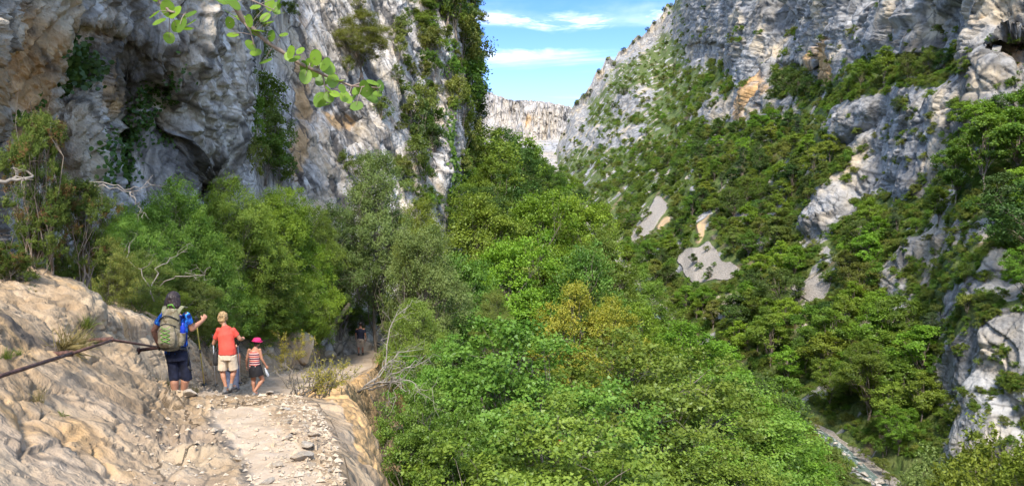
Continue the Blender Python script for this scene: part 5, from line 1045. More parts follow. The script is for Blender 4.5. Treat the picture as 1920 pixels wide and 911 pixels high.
hl, kl, al_, tl = L3(473, 693), L3(474, 713, .06), L3(476, 732, 0), L3(480, 738, .13); hr_, kr, ar, tr_ = L3(484, 693), L3(490, 713, .10), L3(480, 731, -.10), L3(483, 738, .02)
leg(mb, hl, kl, al_, tl, (.09, .06, .056, .036)); leg(mb, hr_, kr, ar, tr_, (.09, .06, .056, .036)); mb.remesh('body', M_SKIN, r3_, .008, 4)
m, nt = new_mat('striped_knit'); t = NT(nt); oc_ = t.n('ShaderNodeTexCoord').outputs['Object']; sx = t.n('ShaderNodeSeparateXYZ'); t.l(oc_, sx.inputs[0])
st1 = t.math('FRACT', t.math('MULTIPLY', sx.outputs[2], 8.5)); st2 = t.math('FRACT', t.math('MULTIPLY', sx.outputs[2], 17.0))
c = t.mix(t.mr(st1, .44, .5), (.36, .075, .06), (.10, .03, .05)); c = t.mix(t.mr(st2, .74, .8), c, (.62, .48, .40)); t.finish(c, .85); 
mb = MB(); torso(mb, L3(478, 690), L3(477, 664), L3(479, 654, .02), (.172, .142, .172), (.125, .11, .122)); mb.remesh('top', m, r3_, .008, 3, wrinkle(.004))
mb = MB(); mb.tube([L3(478, 683), L3(478.5, 692), L3(480, 704, .03)], [(.155, .12), (.185, .145), (.20, .165)], 22, up=(1, 0, 0)); mb.remesh('skirt', simple_mat('black_skirt', (.012, .011, .012), .85), r3_, .008, 2, lambda co: .012 * gnoise(co * np.array([14, 14, 3])))
mb = MB(); hv = Vector(hd); mb.ball(hv + .93 * Vector((0, -.012, .02)), (.092, .103, .098), 3); mb.tube([hv + .93 * Vector((-.01, -.06, .0)), hv + .93 * Vector((-.03, -.08, -.10))], [.06, .03], 10); mb.remesh('hair', m_hair, r3_, .008, 2)
m_pink = simple_mat('pink_cotton', (.50, .02, .10), .8, .15, 8); mb = MB(); mb.tube([hv + .93 * Vector((0, -.01, .035)), hv + .93 * Vector((0, -.01, .08)), hv + .93 * Vector((0, -.008, .135)), hv + .93 * Vector((0, -.008, .145))], [(.122, .128), (.118, .124), (.085, .09), (.03, .03)], 20, up=(1, 0, 0)); hat = mb.remesh('hat', m_pink, r3_, .007, 3)
mb = MB(); mb.tube([hv + .93 * Vector((0, -.01, .025)), hv + .93 * Vector((.002, -.008, .04))], [(.16, .17), (.125, .13)], 22, up=(1, 0, 0)); mb.tube([hv + .93 * Vector((.06, .06, .035)), hv + .93 * Vector((.14, .10, .02))], [(.10, .012), (.05, .008)], 12, up=(-.5, .8, 0)); mb.build('brim', m_pink, hat)
for a, t_ in ((al_, tl), (ar, tr_)):
    mb = MB(); shoe(mb, a, t_, .047, .06); o = mb.remesh('boot', m_gb, r3_, .009, 2); mb = MB(); sole(mb, a, t_); mb.build('sole', m_sole, o)
m, nt = new_mat('clear_plastic'); t = NT(nt); g = t.n('ShaderNodeBsdfGlass'); g.inputs['IOR'].default_value = 1.2; g.inputs['Roughness'].default_value = .08; d_ = t.n('ShaderNodeBsdfDiffuse'); d_.inputs[0].default_value = (.75, .8, .85, 1); mxs = t.n('ShaderNodeMixShader'); mxs.inputs[0].default_value = .45; t.l(g.outputs[0], mxs.inputs[1]); t.l(d_.outputs[0], mxs.inputs[2]); o_ = t.n('ShaderNodeOutputMaterial'); t.l(mxs.outputs[0], o_.inputs[0])
bo = empty('water_bottle', tuple(W(500, 697, Y3 + .12)), 0, 'clear plastic water bottle in the hand of the hiker with the pink cap', 'bottle'); bo.rotation_euler = (.1, -.35, 0)
MB().tube([(0, 0, -.13), (0, 0, -.125), (0, 0, -.02), (0, 0, .0), (0, 0, .05), (0, 0, .09), (0, 0, .105)], [.028, .033, .033, .029, .033, .014, .014], 14).build('bottle_body', m, bo); MB().tube([(0, 0, .105), (0, 0, .125)], [.016, .016], 12).build('cap', simple_mat('white_plastic', (.7, .72, .75), .4), bo)

# ---- hiker far down the path, in the shade of the trees
Y4 = 38.0; S4 = Y4 / F
def L4(px, py, y=0): return ((px - 676) * S4, y, (665 - py) * S4)
r4_ = person_root(676, Y4, (HZ - 665) * S4, 'distant person in dark shirt and grey shorts, half hidden in the shade under the trees', HG)
mb = MB(); hd = L4(676, 608, .03); nk = L4(676, 613); torso(mb, L4(676, 634), L4(676, 621), nk, (.16, .15, .19), (.12, .11, .12)); mb.tube([nk, L4(676, 610, .02)], [.056, .053], 12); head_shape(mb, hd, .11)
for s in (-1, 1):
    arm(mb, L4(676 + s * 6.6, 617), L4(676 + s * 9, 627, .02), L4(676 + s * 9.3, 636, .1)); hand(mb, L4(676 + s * 9.3, 636, .1), (0, .2, -1), (-s, .2, 0), s, .5)
    leg(mb, L4(676 + s * 3.2, 636), L4(676 + s * 3.4, 650, .06 * (s > 0)), L4(676 + s * 3.2, 662, .15 * (s > 0)), L4(676 + s * 3.4, 664.5, .15 + .15 * (s > 0)))
mb.remesh('body', M_SKIN, r4_, .011, 4)
mb = MB(); torso(mb, L4(676, 637), L4(676, 621), L4(676, 614), (.19, .175, .21), (.14, .13, .14)); [mb.tube([L4(676 + s * 6.6, 617), L4(676 + s * 8.2, 623.5, .02)], [.075, .07], 12) for s in (-1, 1)]; mb.remesh('shirt', simple_mat('dark_cotton', (.014, .016, .03), .85), r4_, .012, 3)
mb = MB(); mb.tube([L4(676, 634), L4(676, 639)], [(.18, .14), (.20, .15)], 18, up=(1, 0, 0)); [mb.tube([L4(676 + s * 3.2, 637), L4(676 + s * 3.4, 650, .05 * (s > 0))], [.12, .11], 14) for s in (-1, 1)]; mb.remesh('shorts', simple_mat('grey_cotton', (.27, .22, .17), .85), r4_, .012, 3)
mb = MB(); mb.ball(Vector(hd) + Vector((0, -.02, .03)), (.108, .115, .11), 3); mb.remesh('hair', m_hair, r4_, .01, 2)
for s in (-1, 1): mb = MB(); shoe(mb, L4(676 + s * 3.2, 662, .15 * (s > 0)), L4(676 + s * 3.4, 664.5, .15 + .15 * (s > 0)), .05, .08); mb.remesh('boot', m_boot, r4_, .012, 2)

# ================================================================== HANDRAIL, ROCKS, DRY TWIGS, SMALL PLANTS
m_rust = simple_mat('rusty_iron', (.075, .036, .026), .8, .5, 18, .3, .01)
hr = empty('handrail', tuple(W(210, 637, 7.5)), 0, 'rusty iron handrail fixed to the rock face beside the path', 'handrail'); o0 = hr.location
def hp(px, py, Y): return Vector(W(px, py, Y)) - o0
def flatbar(pts, w, h): 
    mb = MB(); mb.tube([Vector(p) for p in pts], [(w, h)] * len(pts), 4, up=(0, 0, 1)); return mb
flatbar([hp(-140, 748, 3.9), hp(0, 705, 4.6), hp(135, 662, 6.1)], .015, .015).build('rail_bar', m_rust, hr); flatbar([hp(133, 663, 6.1), hp(212, 637, 7.2)], .014, .014).build('rail_bar', m_rust, hr); flatbar([hp(210, 637, 7.18), hp(300, 651, 10.9)], .014, .014).build('rail_bar', m_rust, hr)
for a, b in (((62, 668, 6.5), (137, 662, 6.08)), ((150, 640, 7.8), (212, 636, 7.16)), ((262, 656, 11.0), (300, 651, 10.85))):
    k = flatbar([hp(*a), hp(*b)], .026, .008).build('bracket', m_rust, hr); flatbar([hp(*a) + Vector((-.06, .05, -.03)), hp(*a)], .05, .022).build('foot_plate', m_rust, k)
# rocks
def rock_mesh(seed, flat=.6):
    rng = np.random.default_rng(seed); bm = bmesh.new(); bmesh.ops.create_icosphere(bm, subdivisions=4, radius=1)
    V = np.array([v.co[:] for v in bm.verts]); 
    for _ in range(11):
        n_ = unit(rng.normal(size=3)); dcut = rng.uniform(.45, .8); s = V @ n_; V = V - np.maximum(0, s - dcut)[:, None] * n_
    V += unit(V) * (.05 * fbm(V * 2.5 + seed, 4) + .02 * fbm(V * 9 + seed, 2))[:, None]; V *= np.array([1, rng.uniform(.6, .9), flat * rng.uniform(.7, 1.1)])
    for v, c in zip(bm.verts, V): v.co = c
    me = bpy.data.meshes.new('rock'); [setattr(f, 'smooth', True) for f in bm.faces]; bm.to_mesh(me); bm.free(); return me
def stone_mat(name, a, b):
    m, nt = new_mat(name); t = NT(nt); oc = t.n('ShaderNodeTexCoord').outputs['Object']; r = t.n('ShaderNodeObjectInfo').outputs['Random']
    n1 = t.noise(oc, 2.2, 5, .65); n2 = t.noise(oc, 9, 5, .7); c = t.mix(t.mr(t.math('ADD', n1, t.math('MULTIPLY', r, .3)), .4, .85), a, b); t.finish(c, .9, t.bump(n2, .7, .12), .15); return m
M_STONE = stone_mat('pale_stone', (.40, .30, .195), (.47, .40, .31)); M_STONEG = stone_mat('grey_stone', (.32, .28, .23), (.46, .41, .34)); M_TAN = stone_mat('tan_stone', (.46, .31, .16), (.50, .40, .27))
M_RIVST = stone_mat('river_stone', (.24, .205, .16), (.36, .32, .26))
ROCKS = [rock_mesh(i) for i in range(8)]
RK = {}
def rock(x, y, z, s, label, cat='rock', group=None, mat=M_STONE, i=None, name='rock', sc=(1, 1, 1)):
    me = random.choice(ROCKS) if i is None else ROCKS[i]
    if len(me.materials) == 0: me.materials.append(mat)
    o = link(name, me); o.material_slots[0].link = 'OBJECT'; o.material_slots[0].material = mat; o.location = (x, y, z); o.scale = (s * sc[0], s * sc[1], s * sc[2]); o.rotation_euler = (random.uniform(-.3, .3), random.uniform(-.3, .3), random.uniform(0, 6.28))
    return tag(o, label, cat, group)
def on_ledge(px, py):
    """where the view through a pixel meets the ledge"""
    best = None
    for Y in np.concatenate([np.arange(3.2, 12, .05), np.arange(12, 40, .2)]):
        p = W(px, py, Y)
        if p[2] <= ledge_at(p[0], Y): return p
    return W(px, py, 12)
for (px, py, wp, lab, i, sc) in [(560, 862, 62, 'longest flat slab of stone at the path edge', 0, (1, .7, .55)), (575, 838, 50, 'flat tan stone just behind the longest slab', 1, (1, .8, .5)), (520, 872, 30, 'small grey stone alone on the smooth trodden path', 2, (1, .8, .8)), (578, 876, 36, 'pale wedge of stone in front of the longest slab', 3, (1, .8, .6)),
  (540, 820, 30, 'pale stone at the middle of the loose rubble', 4, (1, .8, .7)), (536, 792, 26, 'pale block at the upper end of the loose rubble', 5, (1, 1, .8)), (447, 860, 24, 'dark edged stone left of the smooth path', 6, (1, .7, .7)), (358, 738, 30, 'pale block beside the boots of the woman with the backpack', 7, (1, 1, .9)), (497, 905, 34, 'flat stone at the bottom edge beside the path', 1, (1, .8, .5)), (540, 905, 28, 'grey stone at the bottom edge under the rubble', 3, (1, .8, .6)), (590, 815, 30, 'rust coloured stone against the white slab', 2, (1, .8, .7)), (505, 735, 22, 'stone on the crest below the feet of the pink hat hiker', 4, (1, 1, .7))]:
    p = on_ledge(px, py + 4); s = wp / 2 / F * p[1]; rock(p[0], p[1] + s * .3, p[2] + s * .25, s * 1.1, lab, 'stone', 'loose stones on the path', M_STONE, i, sc=sc)
rr2 = random.Random(4); bands = {}
for k in range(90):
    px = rr2.gauss(560, 26) if rr2.random() < .8 else rr2.uniform(250, 560); py = rr2.uniform(755, 912); 
    if 400 < px < 520 and 775 < py and rr2.random() < .8: continue
    if px > 560 + (py - 740) * .55: continue
    p = on_ledge(px, py); s = rr2.choice([5, 6, 6, 7, 8, 9, 12]) / F * p[1] * .55
    zone = ('in the rubble right of the path' if px > 500 else 'in the rough rubble left of the path' if px < 420 else 'on the trodden path') + (' near the bottom edge' if py > 850 else ' near the crest' if py < 800 else ' half way down')
    rock(p[0], p[1], p[2] + s * .2, s, 'small pale stone ' + zone, 'stone', 'small stones ' + zone, M_STONE if rr2.random() < .8 else M_STONEG)
b_ = W(563, 655, 29); rock(b_[0], b_[1], b_[2] - .1, .95, 'big tan boulder standing beside the far bend of the path', 'boulder', None, M_TAN, 5, 'boulder', (.75, .7, 1.7))
for (px, py, s, lab) in [(612, 668, .5, 'tan rock in the shaded bank behind the big boulder'), (500, 655, .45, 'tan rock under the bushes behind the pink hat hiker'), (478, 690 - 20, .4, 'rock half buried in the bank left of the pink hat hiker')]:
    p = on_ledge(px, py); rock(p[0], p[1], p[2], s, lab, 'rock', None, M_TAN, None, 'rock')
# gravel: uncountable
n_ = 2200; gx_, gP = [], []
tet = np.array([[1, 0, 0], [-.6, .8, 0], [-.5, -.8, .1], [0, .1, .7]]); tf = np.array([[0, 1, 3], [1, 2, 3], [2, 0, 3], [0, 2, 1]])
for i in range(n_):
    Y = 3.8 * math.exp(random.random() * math.log(10.5 / 3.8)); s9 = ledge_section(Y)[0]; k = random.random(); xr_, xl_ = s9[3, 0], s9[4, 0]
    x = xr_ + (xl_ - xr_) * (min(abs(random.gauss(0, .22)), 1) if k < .6 else random.random() * 1.25); gP.append((x, Y, ledge_at(x, Y) + .002)); 
gP = np.array(gP); sz = RNG.gamma(2.0, .0055, n_) + .003; an = RNG.random(n_) * 6.28; ca, sa = np.cos(an), np.sin(an)
Tt = tet[None] * sz[:, None, None] * RNG.uniform(.7, 1.3, (n_, 4, 3)); Vx = np.stack([Tt[..., 0] * ca[:, None] - Tt[..., 1] * sa[:, None], Tt[..., 0] * sa[:, None] + Tt[..., 1] * ca[:, None], Tt[..., 2]], 2) + gP[:, None]
tag(link('gravel', arrays_mesh('gravel', Vx.reshape(-1, 3), (tf[None] + 4 * np.arange(n_)[:, None, None]).reshape(-1, 3), False), M_STONE), 'fine limestone gravel strewn along the path edge', 'gravel', kind='stuff')
# boulders by the river
for k in range(46):
    px = rr2.uniform(1500, 1665); py = 792 + (px - 1500) * .72 + rr2.uniform(-14, 26); d_ = np.array([(px - CX) / F, 1, (HZ - py) / F]); Y = -31.9 / d_[2]; x = d_[0] * Y
    s = rr2.uniform(.18, .65); rock(x, Y, -31.7, s, 'grey boulder on the stony river bank ' + ('near the bottom edge' if py > 860 else 'where the bank comes out of the trees' if px < 1560 else 'half way along'), 'boulder', 'boulders on the stony river bank', M_RIVST, None, 'boulder')
for k in range(9):
    px = rr2.uniform(1222, 1250); py = rr2.uniform(606, 640); Y = 205 + rr2.uniform(-12, 12); x = (px - CX) / F * Y
    rock(x, Y, float(zriver(Y)) + .1, rr2.uniform(.5, 1.2), 'pale boulder at the upper bend of the river', 'boulder', 'boulders at the upper river bend', M_STONEG, None, 'boulder')
for k, (px, py) in enumerate([(1508, 792), (1532, 800), (1556, 828), (1600, 838), (1622, 856), (1570, 850), (1655, 880), (1600, 900), (1640, 866), (1520, 806), (1585, 880), (1668, 902)]):
    Y = 31.6 / ((py - HZ) / F); x = (px - CX) / F * Y; o = put(random.choice(K_SHRUB), x, Y, -31.9, random.uniform(.8, 2.0), None, mat=random.choice([LM_MID, LM_OLIVE, LM_FINE]), name='shrub', cat='shrub', label='low shrub on the stony river bank, %s from the upstream end' % ORD[sorted(p_[1] for p_ in [(1508, 792), (1532, 800), (1556, 828), (1600, 838), (1622, 856), (1570, 850), (1655, 880), (1600, 900), (1640, 866), (1520, 806), (1585, 880), (1668, 902)]).index(py)], group='shrubs on the river bank')
# dry branches
def dead_branch(name, pts_px, label, n_side=9, r=.03, spread=.7, seed=1, group=None, mat=M_DEADW):
    rng = np.random.default_rng(seed); mb = MB()
    for pl in pts_px:
        P_ = np.array([W(*p) for p in pl]); t = np.linspace(0, len(P_) - 1, 12); Q = catmull(np.arange(len(P_)), P_, t) + rng.normal(size=(12, 3)) * .012 * P_[0, 1] / 8
        mb.tube(Q, list(np.linspace(r, r * .25, 12)), 6)
        for _ in range(n_side):
            i = rng.integers(3, 11); dv = unit(unit(Q[min(i + 1, 11)] - Q[i - 1]) + rng.normal(size=3) * .75) * spread * rng.uniform(.35, 1.1); b = bent(Q[i], Q[i] + dv, rng, 5, .25); mb.tube(b, list(np.linspace(r * .4, r * .1, 5)), 4, cap=False)
            for _ in range(2): e = b[rng.integers(1, 4)]; mb.tube(bent(e, e + unit(dv + rng.normal(size=3) * .6) * spread * .4, rng, 4, .25), [r * .2, r * .16, r * .11, r * .07], 4, cap=False)
    return tag(mb.build(name, mat), label, 'dead branch', group)
dead_branch('dead_branch', [[(672, 735, 13.6), (705, 705, 13.2), (740, 668, 13.4), (795, 655, 13.8)], [(672, 736, 13.6), (718, 712, 13.0), (760, 690, 12.8), (800, 672, 13.2)], [(674, 735, 13.6), (722, 690, 13.8), (726, 640, 14), (735, 600, 14.2), (765, 578, 14.4)], [(672, 737, 13.6), (720, 722, 12.9), (765, 712, 12.6), (790, 735, 12.4)], [(690, 722, 13.2), (740, 715, 12.6), (770, 740, 12.3)]], 'pale leafless tangle of dead branches leaning out from the ledge', 8, .016, .65, 3)
dead_branch('dead_branch', [[(165, 345, 11), (200, 350, 11), (248, 360, 11), (285, 330, 11.2)], [(168, 338, 11.1), (240, 352, 11.1), (290, 350, 11.3)], [(248, 362, 11), (262, 385, 11), (268, 410, 10.9)]], 'thin dry twigs sticking out right of the juniper', 3, .010, .3, 4)
dead_branch('dead_branch', [[(-30, 345, 8.5), (15, 338, 8.6), (60, 330, 8.8), (35, 310, 8.9)]], 'whitish dry branch at the left edge behind the juniper', 4, .03, .3, 5, mat=M_DEADW)
dead_branch('dead_branch', [[(285, 560, 15), (270, 520, 15), (245, 490, 15), (240, 460, 15)], [(290, 545, 15.4), (330, 520, 15.2), (375, 515, 15), (395, 500, 15)], [(280, 550, 15), (300, 500, 15.2), (350, 470, 15.5)]], 'bleached crooked branches above the head of the woman with the backpack', 4, .014, .45, 6)
tr = MB(); tr.tube([W(590, 645, 33), W(612, 618, 33), W(634, 598, 33.3), W(655, 570, 34)], [.17, .14, .12, .09], 9); tag(tr.build('leaning_trunk', simple_mat('dark_bark', (.09, .07, .05), .9, .4, 8, .1)), 'dark bare trunk leaning over the shaded path beside the tan boulder', 'tree trunk')
# tufts and small plants
M_GRASS = leaf_mat('dry_grass', (.16, .13, .045), (.30, .25, .10), trans=.3, gloss=.02, objvar=.1); M_GREENG = leaf_mat('green_grass', (.07, .11, .015), (.17, .21, .04), trans=.35, gloss=.02, objvar=.1)
M_YFL = leaf_mat('yellow_shrub', (.17, .17, .02), (.42, .36, .05), trans=.35, gloss=.02, objvar=.1)
def tuft(px, py, hpx, mat, label, n=90, lean=(0, 0, 0), Y=None, group='grass tufts on the rock', spread=.5):
    p = on_ledge(px, py) if Y is None else W(px, py, Y); h = hpx / F * p[1]; rng = np.random.default_rng(int(px * 7 + py))
    b = rng.normal(size=(n, 3)) * np.array([.10, .10, .02]) * h; d = unit(np.array([0, 0, 1.0]) + np.array(lean) + rng.normal(size=(n, 3)) * spread); ln = h * rng.uniform(.5, 1.1, n)
    s = unit(np.cross(d, rng.normal(size=(n, 3)))) * h * .010; mid = b + d * ln[:, None] * .55; tip = b + d * ln[:, None] + np.array([0, 0, -.22]) * h * rng.random(n)[:, None]
    V = np.stack([b - s, b + s, mid + s * .8, tip, mid - s * .8], 1); me = arrays_mesh('grass_tuft', V.reshape(-1, 3), np.arange(n * 5).reshape(n, 5), False, dict(tint=np.repeat(rng.random(n), 5), alt=np.zeros(n * 5)))
    o = link('grass_tuft', me, mat); o.location = tuple(p - np.array([0, 0, .02 * h])); return tag(o, label, 'grass tuft', group)
for (px, py, h, m, lab, n, ln, Y) in [(120, 655, 70, M_GRASS, 'longest dry tuft hanging on the rock above the rail bracket', 220, (.5, -.3, -.7), None), (150, 650, 50, M_GRASS, 'dry tuft between the two rail brackets', 150, (.2, -.3, -.2), None), (160, 615, 36, M_GREENG, 'greenish tuft under the juniper on the right', 120, (.2, 0, 0), None), (12, 672, 30, M_GREENG, 'small green plant on the rock at the left edge above the rail', 90, (0, 0, 0), None), (35, 665, 20, M_GREENG, 'tiny green plant right of the one at the left edge', 60, (0, 0, 0), None),
   (70, 755, 44, M_GRASS, 'thin dry tuft on the bare rock below the handrail', 60, (0, 0, .3), None), (362, 740, 26, M_GRASS, 'pale tuft beside the boots of the woman with the backpack', 110, (0, 0, .2), 12), (308, 735, 44, M_GRASS, 'tuft against the rock left of the boots', 90, (0, 0, 0), 11.4), (260, 575, 28, M_GREENG, 'tuft on the bank edge left of the dark haired head', 90, (0, 0, 0), None), (180, 645, 22, M_GREENG, 'little green sprig beside the bracket joint', 50, (0, 0, 0), None), (118, 780, 22, M_GREENG, 'tiny sprig in a crack of the bare rock', 26, (0, 0, 0), None)]:
    tuft(px, py, h, m, lab, n, ln, Y)
def wispy(px, py, Y, h, wd, n_st, mat, label, lean, leaf=.03, per=26, name='small_shrub'):
    rng = np.random.default_rng(int(px)); p = W(px, py, Y); o = empty(name, tuple(p), 0, label, 'shrub'); mb = MB(); C = []
    for i in range(n_st):
        d = unit(np.array([0, 0, .8]) + np.array(lean) * rng.uniform(.2, 1.4) + rng.normal(size=3) * .3); e = d * h * rng.uniform(.6, 1.1) + np.array([rng.uniform(-wd, wd) * .3, 0, 0]); b = bent((rng.normal() * .06, rng.normal() * .06, -.05), e, rng, 6, .22); mb.tube(b, list(np.linspace(.009, .003, 6)), 5)
        for _ in range(5):
            q_ = b[rng.integers(2, 6)]; e2 = q_ + unit(d + rng.normal(size=3) * .7) * h * .28; mb.tube([q_, e2], [.005, .002], 4, cap=False); t_ = rng.random(per)[:, None]; C.append(q_ + (e2 - q_) * t_ + rng.normal(size=(per, 3)) * .03 * h)
    mb.build('stem', M_BARKG, o); C = np.concatenate(C); link('foliage', leaf_mesh('foliage', C, rng.normal(size=C.shape) + np.array([0, 0, .5]), leaf * rng.uniform(.6, 1.3, len(C)), rng, aspect=.4), mat, o)
wispy(560, 748, 9.6, .62, .5, 12, M_YFL, 'yellow-green wispy shrub sprawling right along the crest of the path', (1.3, .3, -.1)); wispy(605, 742, 10.2, .5, .5, 9, M_YFL, 'thin yellowish sprigs at the edge above the tan rock', (.4, .3, 0)); wispy(548, 745, 9.5, .5, .2, 5, M_GRASS, 'dry upright stalks at the left of the wispy shrub', (0, 0, .3), .02, 8)
wispy(545, 690, 24, 1.0, .8, 12, M_YFL, 'yellow flowering shrub in front of the tan boulder', (.2, -.2, .1), .06, 30)
# ivy and creepers on the overhang
M_IVY = leaf_mat('ivy_leaf', (.030, .070, .010), (.10, .17, .022), trans=.35, gloss=.03, objvar=.1)
def creeper(name, line, spread, n, L, label, mat=M_IVY, off=.12, cat='creeper'):
    rng = np.random.default_rng(int(line[0][0] * 3 + line[0][1])); A = np.array(line, float); t = rng.uniform(0, len(A) - 1, n) if len(A) > 1 else np.zeros(n); i = np.minimum(t.astype(int), max(len(A) - 2, 0)); f = (t - i)[:, None]
    P2 = A[i] * (1 - f) + A[np.minimum(i + 1, len(A) - 1)] * f + rng.normal(size=(n, 2)) * np.array(spread); pr = []
    for x, y in P2: p = left_at(x, y); pr.append(p + np.array([.55, -.8, .15]) * rng.uniform(.2, 1.6) * off)
    pr = np.array(pr); o_ = pr.mean(0); C = pr - o_; N = np.array([.5, -.8, .35]) + rng.normal(size=(n, 3)) * .5
    o = link(name, leaf_mesh(name, C, N, L * rng.uniform(.6, 1.3, n), rng, aspect=.8, shape=6), mat); o.location = tuple(o_); return tag(o, label, cat, 'creepers on the left cliff')
creeper('ivy', [(112, 105), (135, 120), (130, 160)], (14, 15), 1100, .16, 'dark round ivy clump hanging on the brown overhang', leaf_mat('ivy_dark', (.022, .048, .008), (.06, .11, .016), trans=.3, gloss=.03, objvar=.1), .55)
creeper('creeper', [(315, 130), (300, 150), (270, 180), (258, 220), (245, 260), (240, 300), (235, 340)], (9, 16), 1500, .13, 'long bright creeper trailing down the grey overhang')
creeper('creeper', [(195, 270), (200, 300), (190, 330)], (12, 14), 500, .15, 'leafy creeper in the dark cleft right of the juniper', off=.3); creeper('creeper', [(292, 250), (290, 270)], (5, 9), 120, .12, 'small leafy tuft on the grey flutes'); creeper('creeper', [(5, 210), (15, 218)], (8, 5), 160, .12, 'dark plant on the orange rock at the left edge', off=.3); creeper('creeper', [(42, 195), (40, 215)], (6, 10), 160, .12, 'dark plant on the orange rock above the tall juniper', off=.3); creeper('creeper', [(20, 305)], (6, 5), 90, .11, 'small plant low on the rock at the left edge', off=.2)
creeper('creeper', [(840, 250), (842, 300), (838, 360)], (5, 22), 700, .35, 'creeper climbing the right side of the white pillar', LM_MID, .3); creeper('creeper', [(870, 330), (880, 380)], (12, 22), 600, .38, 'creeper at the foot of the cliff corner', LM_BRIGHT, .4)
# young tree behind the viewer whose branch hangs into the picture
yt = empty('young_tree', (-3.1, -1.2, -.1), 0, 'leafy branch with round backlit leaves hanging in from the top', 'tree'); o0 = Vector(yt.location); rng = np.random.default_rng(8)
def yp(*a): return Vector(W(*a)) - o0
tm = MB(); tm.tube([(0, 0, -.5), (.15, .1, 1.0), (.5, .8, 2.2), (.9, 2.0, 2.9)], [.10, .085, .06, .045], 10)
main = [Vector((.9, 2.0, 2.9)), yp(370, -190, 2.7), yp(420, -30, 2.9), yp(455, 38, 3.0), yp(500, 78, 3.05), yp(560, 118, 3.1), yp(610, 142, 3.15), yp(660, 162, 3.2), yp(712, 165, 3.2)]
tm.tube(main, [.045, .026, .016, .011, .009, .008, .006, .004, .002], 8)
tw = [[yp(370, -190, 2.7), yp(280, -60, 2.6), yp(300, 5, 2.6), yp(318, 22, 2.6), yp(345, 28, 2.6)], [yp(430, -20, 2.92), yp(470, 0, 2.9), yp(515, 20, 2.9)], [yp(455, 38, 3.0), yp(470, 60, 3.0), yp(478, 92, 3.0)], [yp(560, 118, 3.1), yp(555, 105, 3.1)], [yp(605, 140, 3.15), yp(612, 175, 3.15)], [yp(660, 162, 3.2), yp(690, 152, 3.2)]]
for q_ in tw: tm.tube(q_, list(np.linspace(.012 if len(q_) > 4 else .005, .002, len(q_))), 6)
LV = [(292, 30), (298, 45), (320, 68), (312, 15), (335, 42), (344, 50), (358, 42), (352, 30), (326, 22), (330, 55), (410, 6), (428, 25), (432, 12), (440, 60), (434, 48), (455, 30), (468, 40), (478, 15), (498, 8), (510, 10), (518, 22), (508, 62), (480, 98), (470, 80), (485, 55), (495, 108), (525, 30), (530, 60), (490, 30), (505, 40), (522, 5), (475, 68), (560, 95), (545, 95), (568, 128), (580, 122), (590, 112), (608, 118), (612, 132), (570, 138), (552, 105), (600, 148), (612, 152), (622, 165), (602, 188), (608, 195), (625, 175), (640, 165), (650, 180), (655, 190), (668, 168), (660, 185), (672, 195), (682, 155), (690, 165), (700, 152), (705, 170), (678, 172), (645, 150), (630, 150), (715, 160), (615, 185), (596, 182), (695, 178), (535, 100), (585, 140), (420, -5), (445, -8), (300, -2)]
C = np.array([tuple(yp(x + rng.normal() * 3, y + rng.normal() * 3, (2.6 if x < 375 else np.interp(x, [400, 455, 560, 710], [2.9, 3.0, 3.1, 3.2])) + rng.normal() * .05)) for x, y in LV]); N = rng.normal(size=C.shape) * .5 + np.array([.1, -.75, .35]); T = np.stack([rng.normal(size=len(C)) * .6, rng.normal(size=len(C)) * .2, -1 + 0 * C[:, 0]], 1)
n6 = len(C); Nn_ = unit(N); Tn = unit(T - Nn_ * (T * Nn_).sum(1)[:, None]); Bn = np.cross(Nn_, Tn); Ls = (.062 * rng.uniform(.7, 1.2, n6))[:, None]
ang = np.linspace(0, 2 * np.pi, 12, endpoint=False); ring = [C + Tn * Ls * (.5 * np.cos(a)) + Bn * Ls * (.40 * np.sin(a) * (1 - .12 * np.cos(a))) - Nn_ * Ls * (.10 * abs(np.sin(a)) + .06 * np.cos(a) ** 2) for a in ang]
Vl = np.stack(ring, 1); LM_RND = leaf_mat('leaf_round', (.10, .19, .02), (.22, .36, .035), trans=.55, gloss=.03, objvar=.05)
link('leaves', arrays_mesh('leaves', Vl.reshape(-1, 3), np.arange(n6 * 12).reshape(n6, 12), False, dict(tint=np.repeat(rng.random(n6), 12), alt=np.zeros(n6 * 12))), LM_RND, yt)
for c in C:
    k = min((Vector(m_) for m_ in main + sum(tw, [])), key=lambda v: (v - Vector(c)).length); 
    # petiole to the closest point along the twigs
    best = None
    for pl in [main[2:]] + tw:
        for a, b in zip(pl, pl[1:]):
            a, b = Vector(a), Vector(b); tt = max(0, min(1, (Vector(c) - a).dot(b - a) / ((b - a).length_squared + 1e-9))); q_ = a + (b - a) * tt
            if best is None or (q_ - Vector(c)).length < (best - Vector(c)).length: best = q_
    tm.tube([best, lerp(best, Vector(c), .5) + Vector((0, 0, .006)), Vector(c)], [.0016, .0013, .001], 4, cap=False)
tm.build('limb', simple_mat('twig_bark', (.23, .17, .13), .8, .25, 20), yt)
